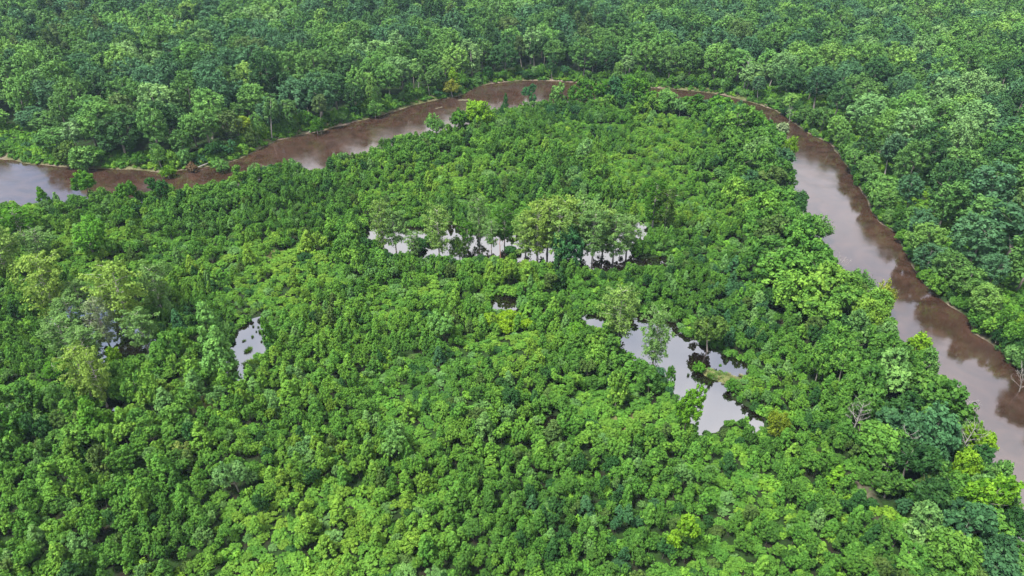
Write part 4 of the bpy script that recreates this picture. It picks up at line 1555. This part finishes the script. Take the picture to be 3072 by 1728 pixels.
# low growth between the trees
N = 90000
P = np.c_[rg.uniform(-290, 330, N), rg.uniform(45, 380, N)]
P = P[in_view(P, 2, 60)]
sd, rsd, pd, do, di = water_sd(P)
z0, *_ = ground_height(P)
inn = inside(P, LAND_IN)
_px = proj(np.c_[P, np.zeros(len(P))])[0]
ok = (sd > 0.25) & ((inn & (rg.random(len(P)) < 0.9)) | (~inn & (do < np.where((_px < 190) | (P[:, 0] > 60), 30, 12)) & (do > 0.9)))
for a, b in TRAIL:
    ok &= seg_dist(P, a, b) > 0.9
P, z0, sd, inn = P[ok], z0[ok], sd[ok], inn[ok]
tn_ = vnoise(P, 13, 71)
low = []
for (x, y), z, t, d in zip(P, z0, tn_, sd):
    r = rnd.uniform(0.7, 1.5)
    if not pack_in.ok(x, y, 0.3, 0.75) or covers(x, y, z, r, r, 0.1) > 0.25:
        continue
    u = t + rnd.uniform(-.25, .25)
    pack_in.add(x, y, r * 0.35)
    low.append(dict(kind='undergrowth', v=rnd.randrange(5), x=x, y=y, z=z - .1, R=r, H=r * rnd.uniform(.7, 1.5), rot=rnd.random() * 6.28,
                    tint='mid green' if u < .35 else 'fresh green' if u < .6 else 'bright green' if u < .85 else 'yellow-green'))
random.Random(3).shuffle(low)
mass('undergrowth', low, 'low leafy undergrowth and vines filling gaps between the trees', 'undergrowth')

# marsh grass on the spit and along the sandy far bank
blades = []
for _ in range(130):
    t = rnd.random()
    a, b = SPIT
    x = a[0] + (b[0] - a[0]) * t + rnd.gauss(0, 0.8)
    y = a[1] + (b[1] - a[1]) * t + rnd.gauss(0, 0.8)
    r = rnd.uniform(.3, .7)
    blades.append(dict(kind='grass_tussock', v=rnd.randrange(3), x=x, y=y, z=0.1, R=r, H=r * rnd.uniform(.25, .5), rot=rnd.random() * 6.28, tint=rnd.choice(['olive green', 'pale green', 'straw'])))
_c = np.array([W_OUT[rnd.randrange(len(W_OUT))] + np.array([rnd.gauss(0, 1.5), rnd.uniform(1.5, 5.5)]) for _ in range(1500)])
_z, _sd, *_ = ground_height(_c)
for (x, y), z, d in zip(_c, _z, _sd):
    if (x > 60 and y < 300) or d < 0.8 or abs(x) > 330:
        continue
    r = rnd.uniform(.4, .9)
    blades.append(dict(kind='grass_tussock', v=rnd.randrange(3), x=x, y=y, z=z - .03, R=r, H=r * rnd.uniform(.5, 1.1), rot=rnd.random() * 6.28, tint=rnd.choice(['olive green', 'fresh green', 'pale green', 'bright green'])))
mass('marsh_grass', blades, 'pale marsh grass on the pond spit and sandy river bank', 'grass')

# ------------------------------------------------------------------ the air
def haze_box():
    x0, x1, y0, y1, zz0, zz1 = -1510, 1510, -310, 2410, -4.0, CAM_H + 2
    V = [(x, y, z) for z in (zz0, zz1) for y in (y0, y1) for x in (x0, x1)]
    F = [(0, 2, 3, 1), (4, 5, 7, 6), (0, 1, 5, 4), (2, 6, 7, 3), (0, 4, 6, 2), (1, 3, 7, 5)]
    m, n, l = new_mat('humid_air')
    out = n.new('ShaderNodeOutputMaterial')
    v = n.new('ShaderNodeVolumePrincipled')
    v.inputs['Color'].default_value = (0.55, 0.76, 1.0, 1)
    v.inputs['Density'].default_value = 0.00007
    v.inputs['Anisotropy'].default_value = 0.0
    l.new(v.outputs['Volume'], out.inputs['Volume'])
    me = bpy.data.meshes.new('haze')
    me.from_pydata(V, [], F)
    me.materials.append(m)
    o = link('haze', me)
    o['kind'] = 'stuff'
    o['label'] = 'thin humid haze over the whole river bottom'
    return o


haze_box()
print('TREES', len(SPOTS), 'singles', len(singles), 'heroes', len(HERO), 'low', len(low), 'thicket', len(thick), 'woods', len(woods))
for k in LIMIT:
    print(k, sum(1 for s in singles if s['kind'] == k), sum(1 for s in rest if s['kind'] == k))
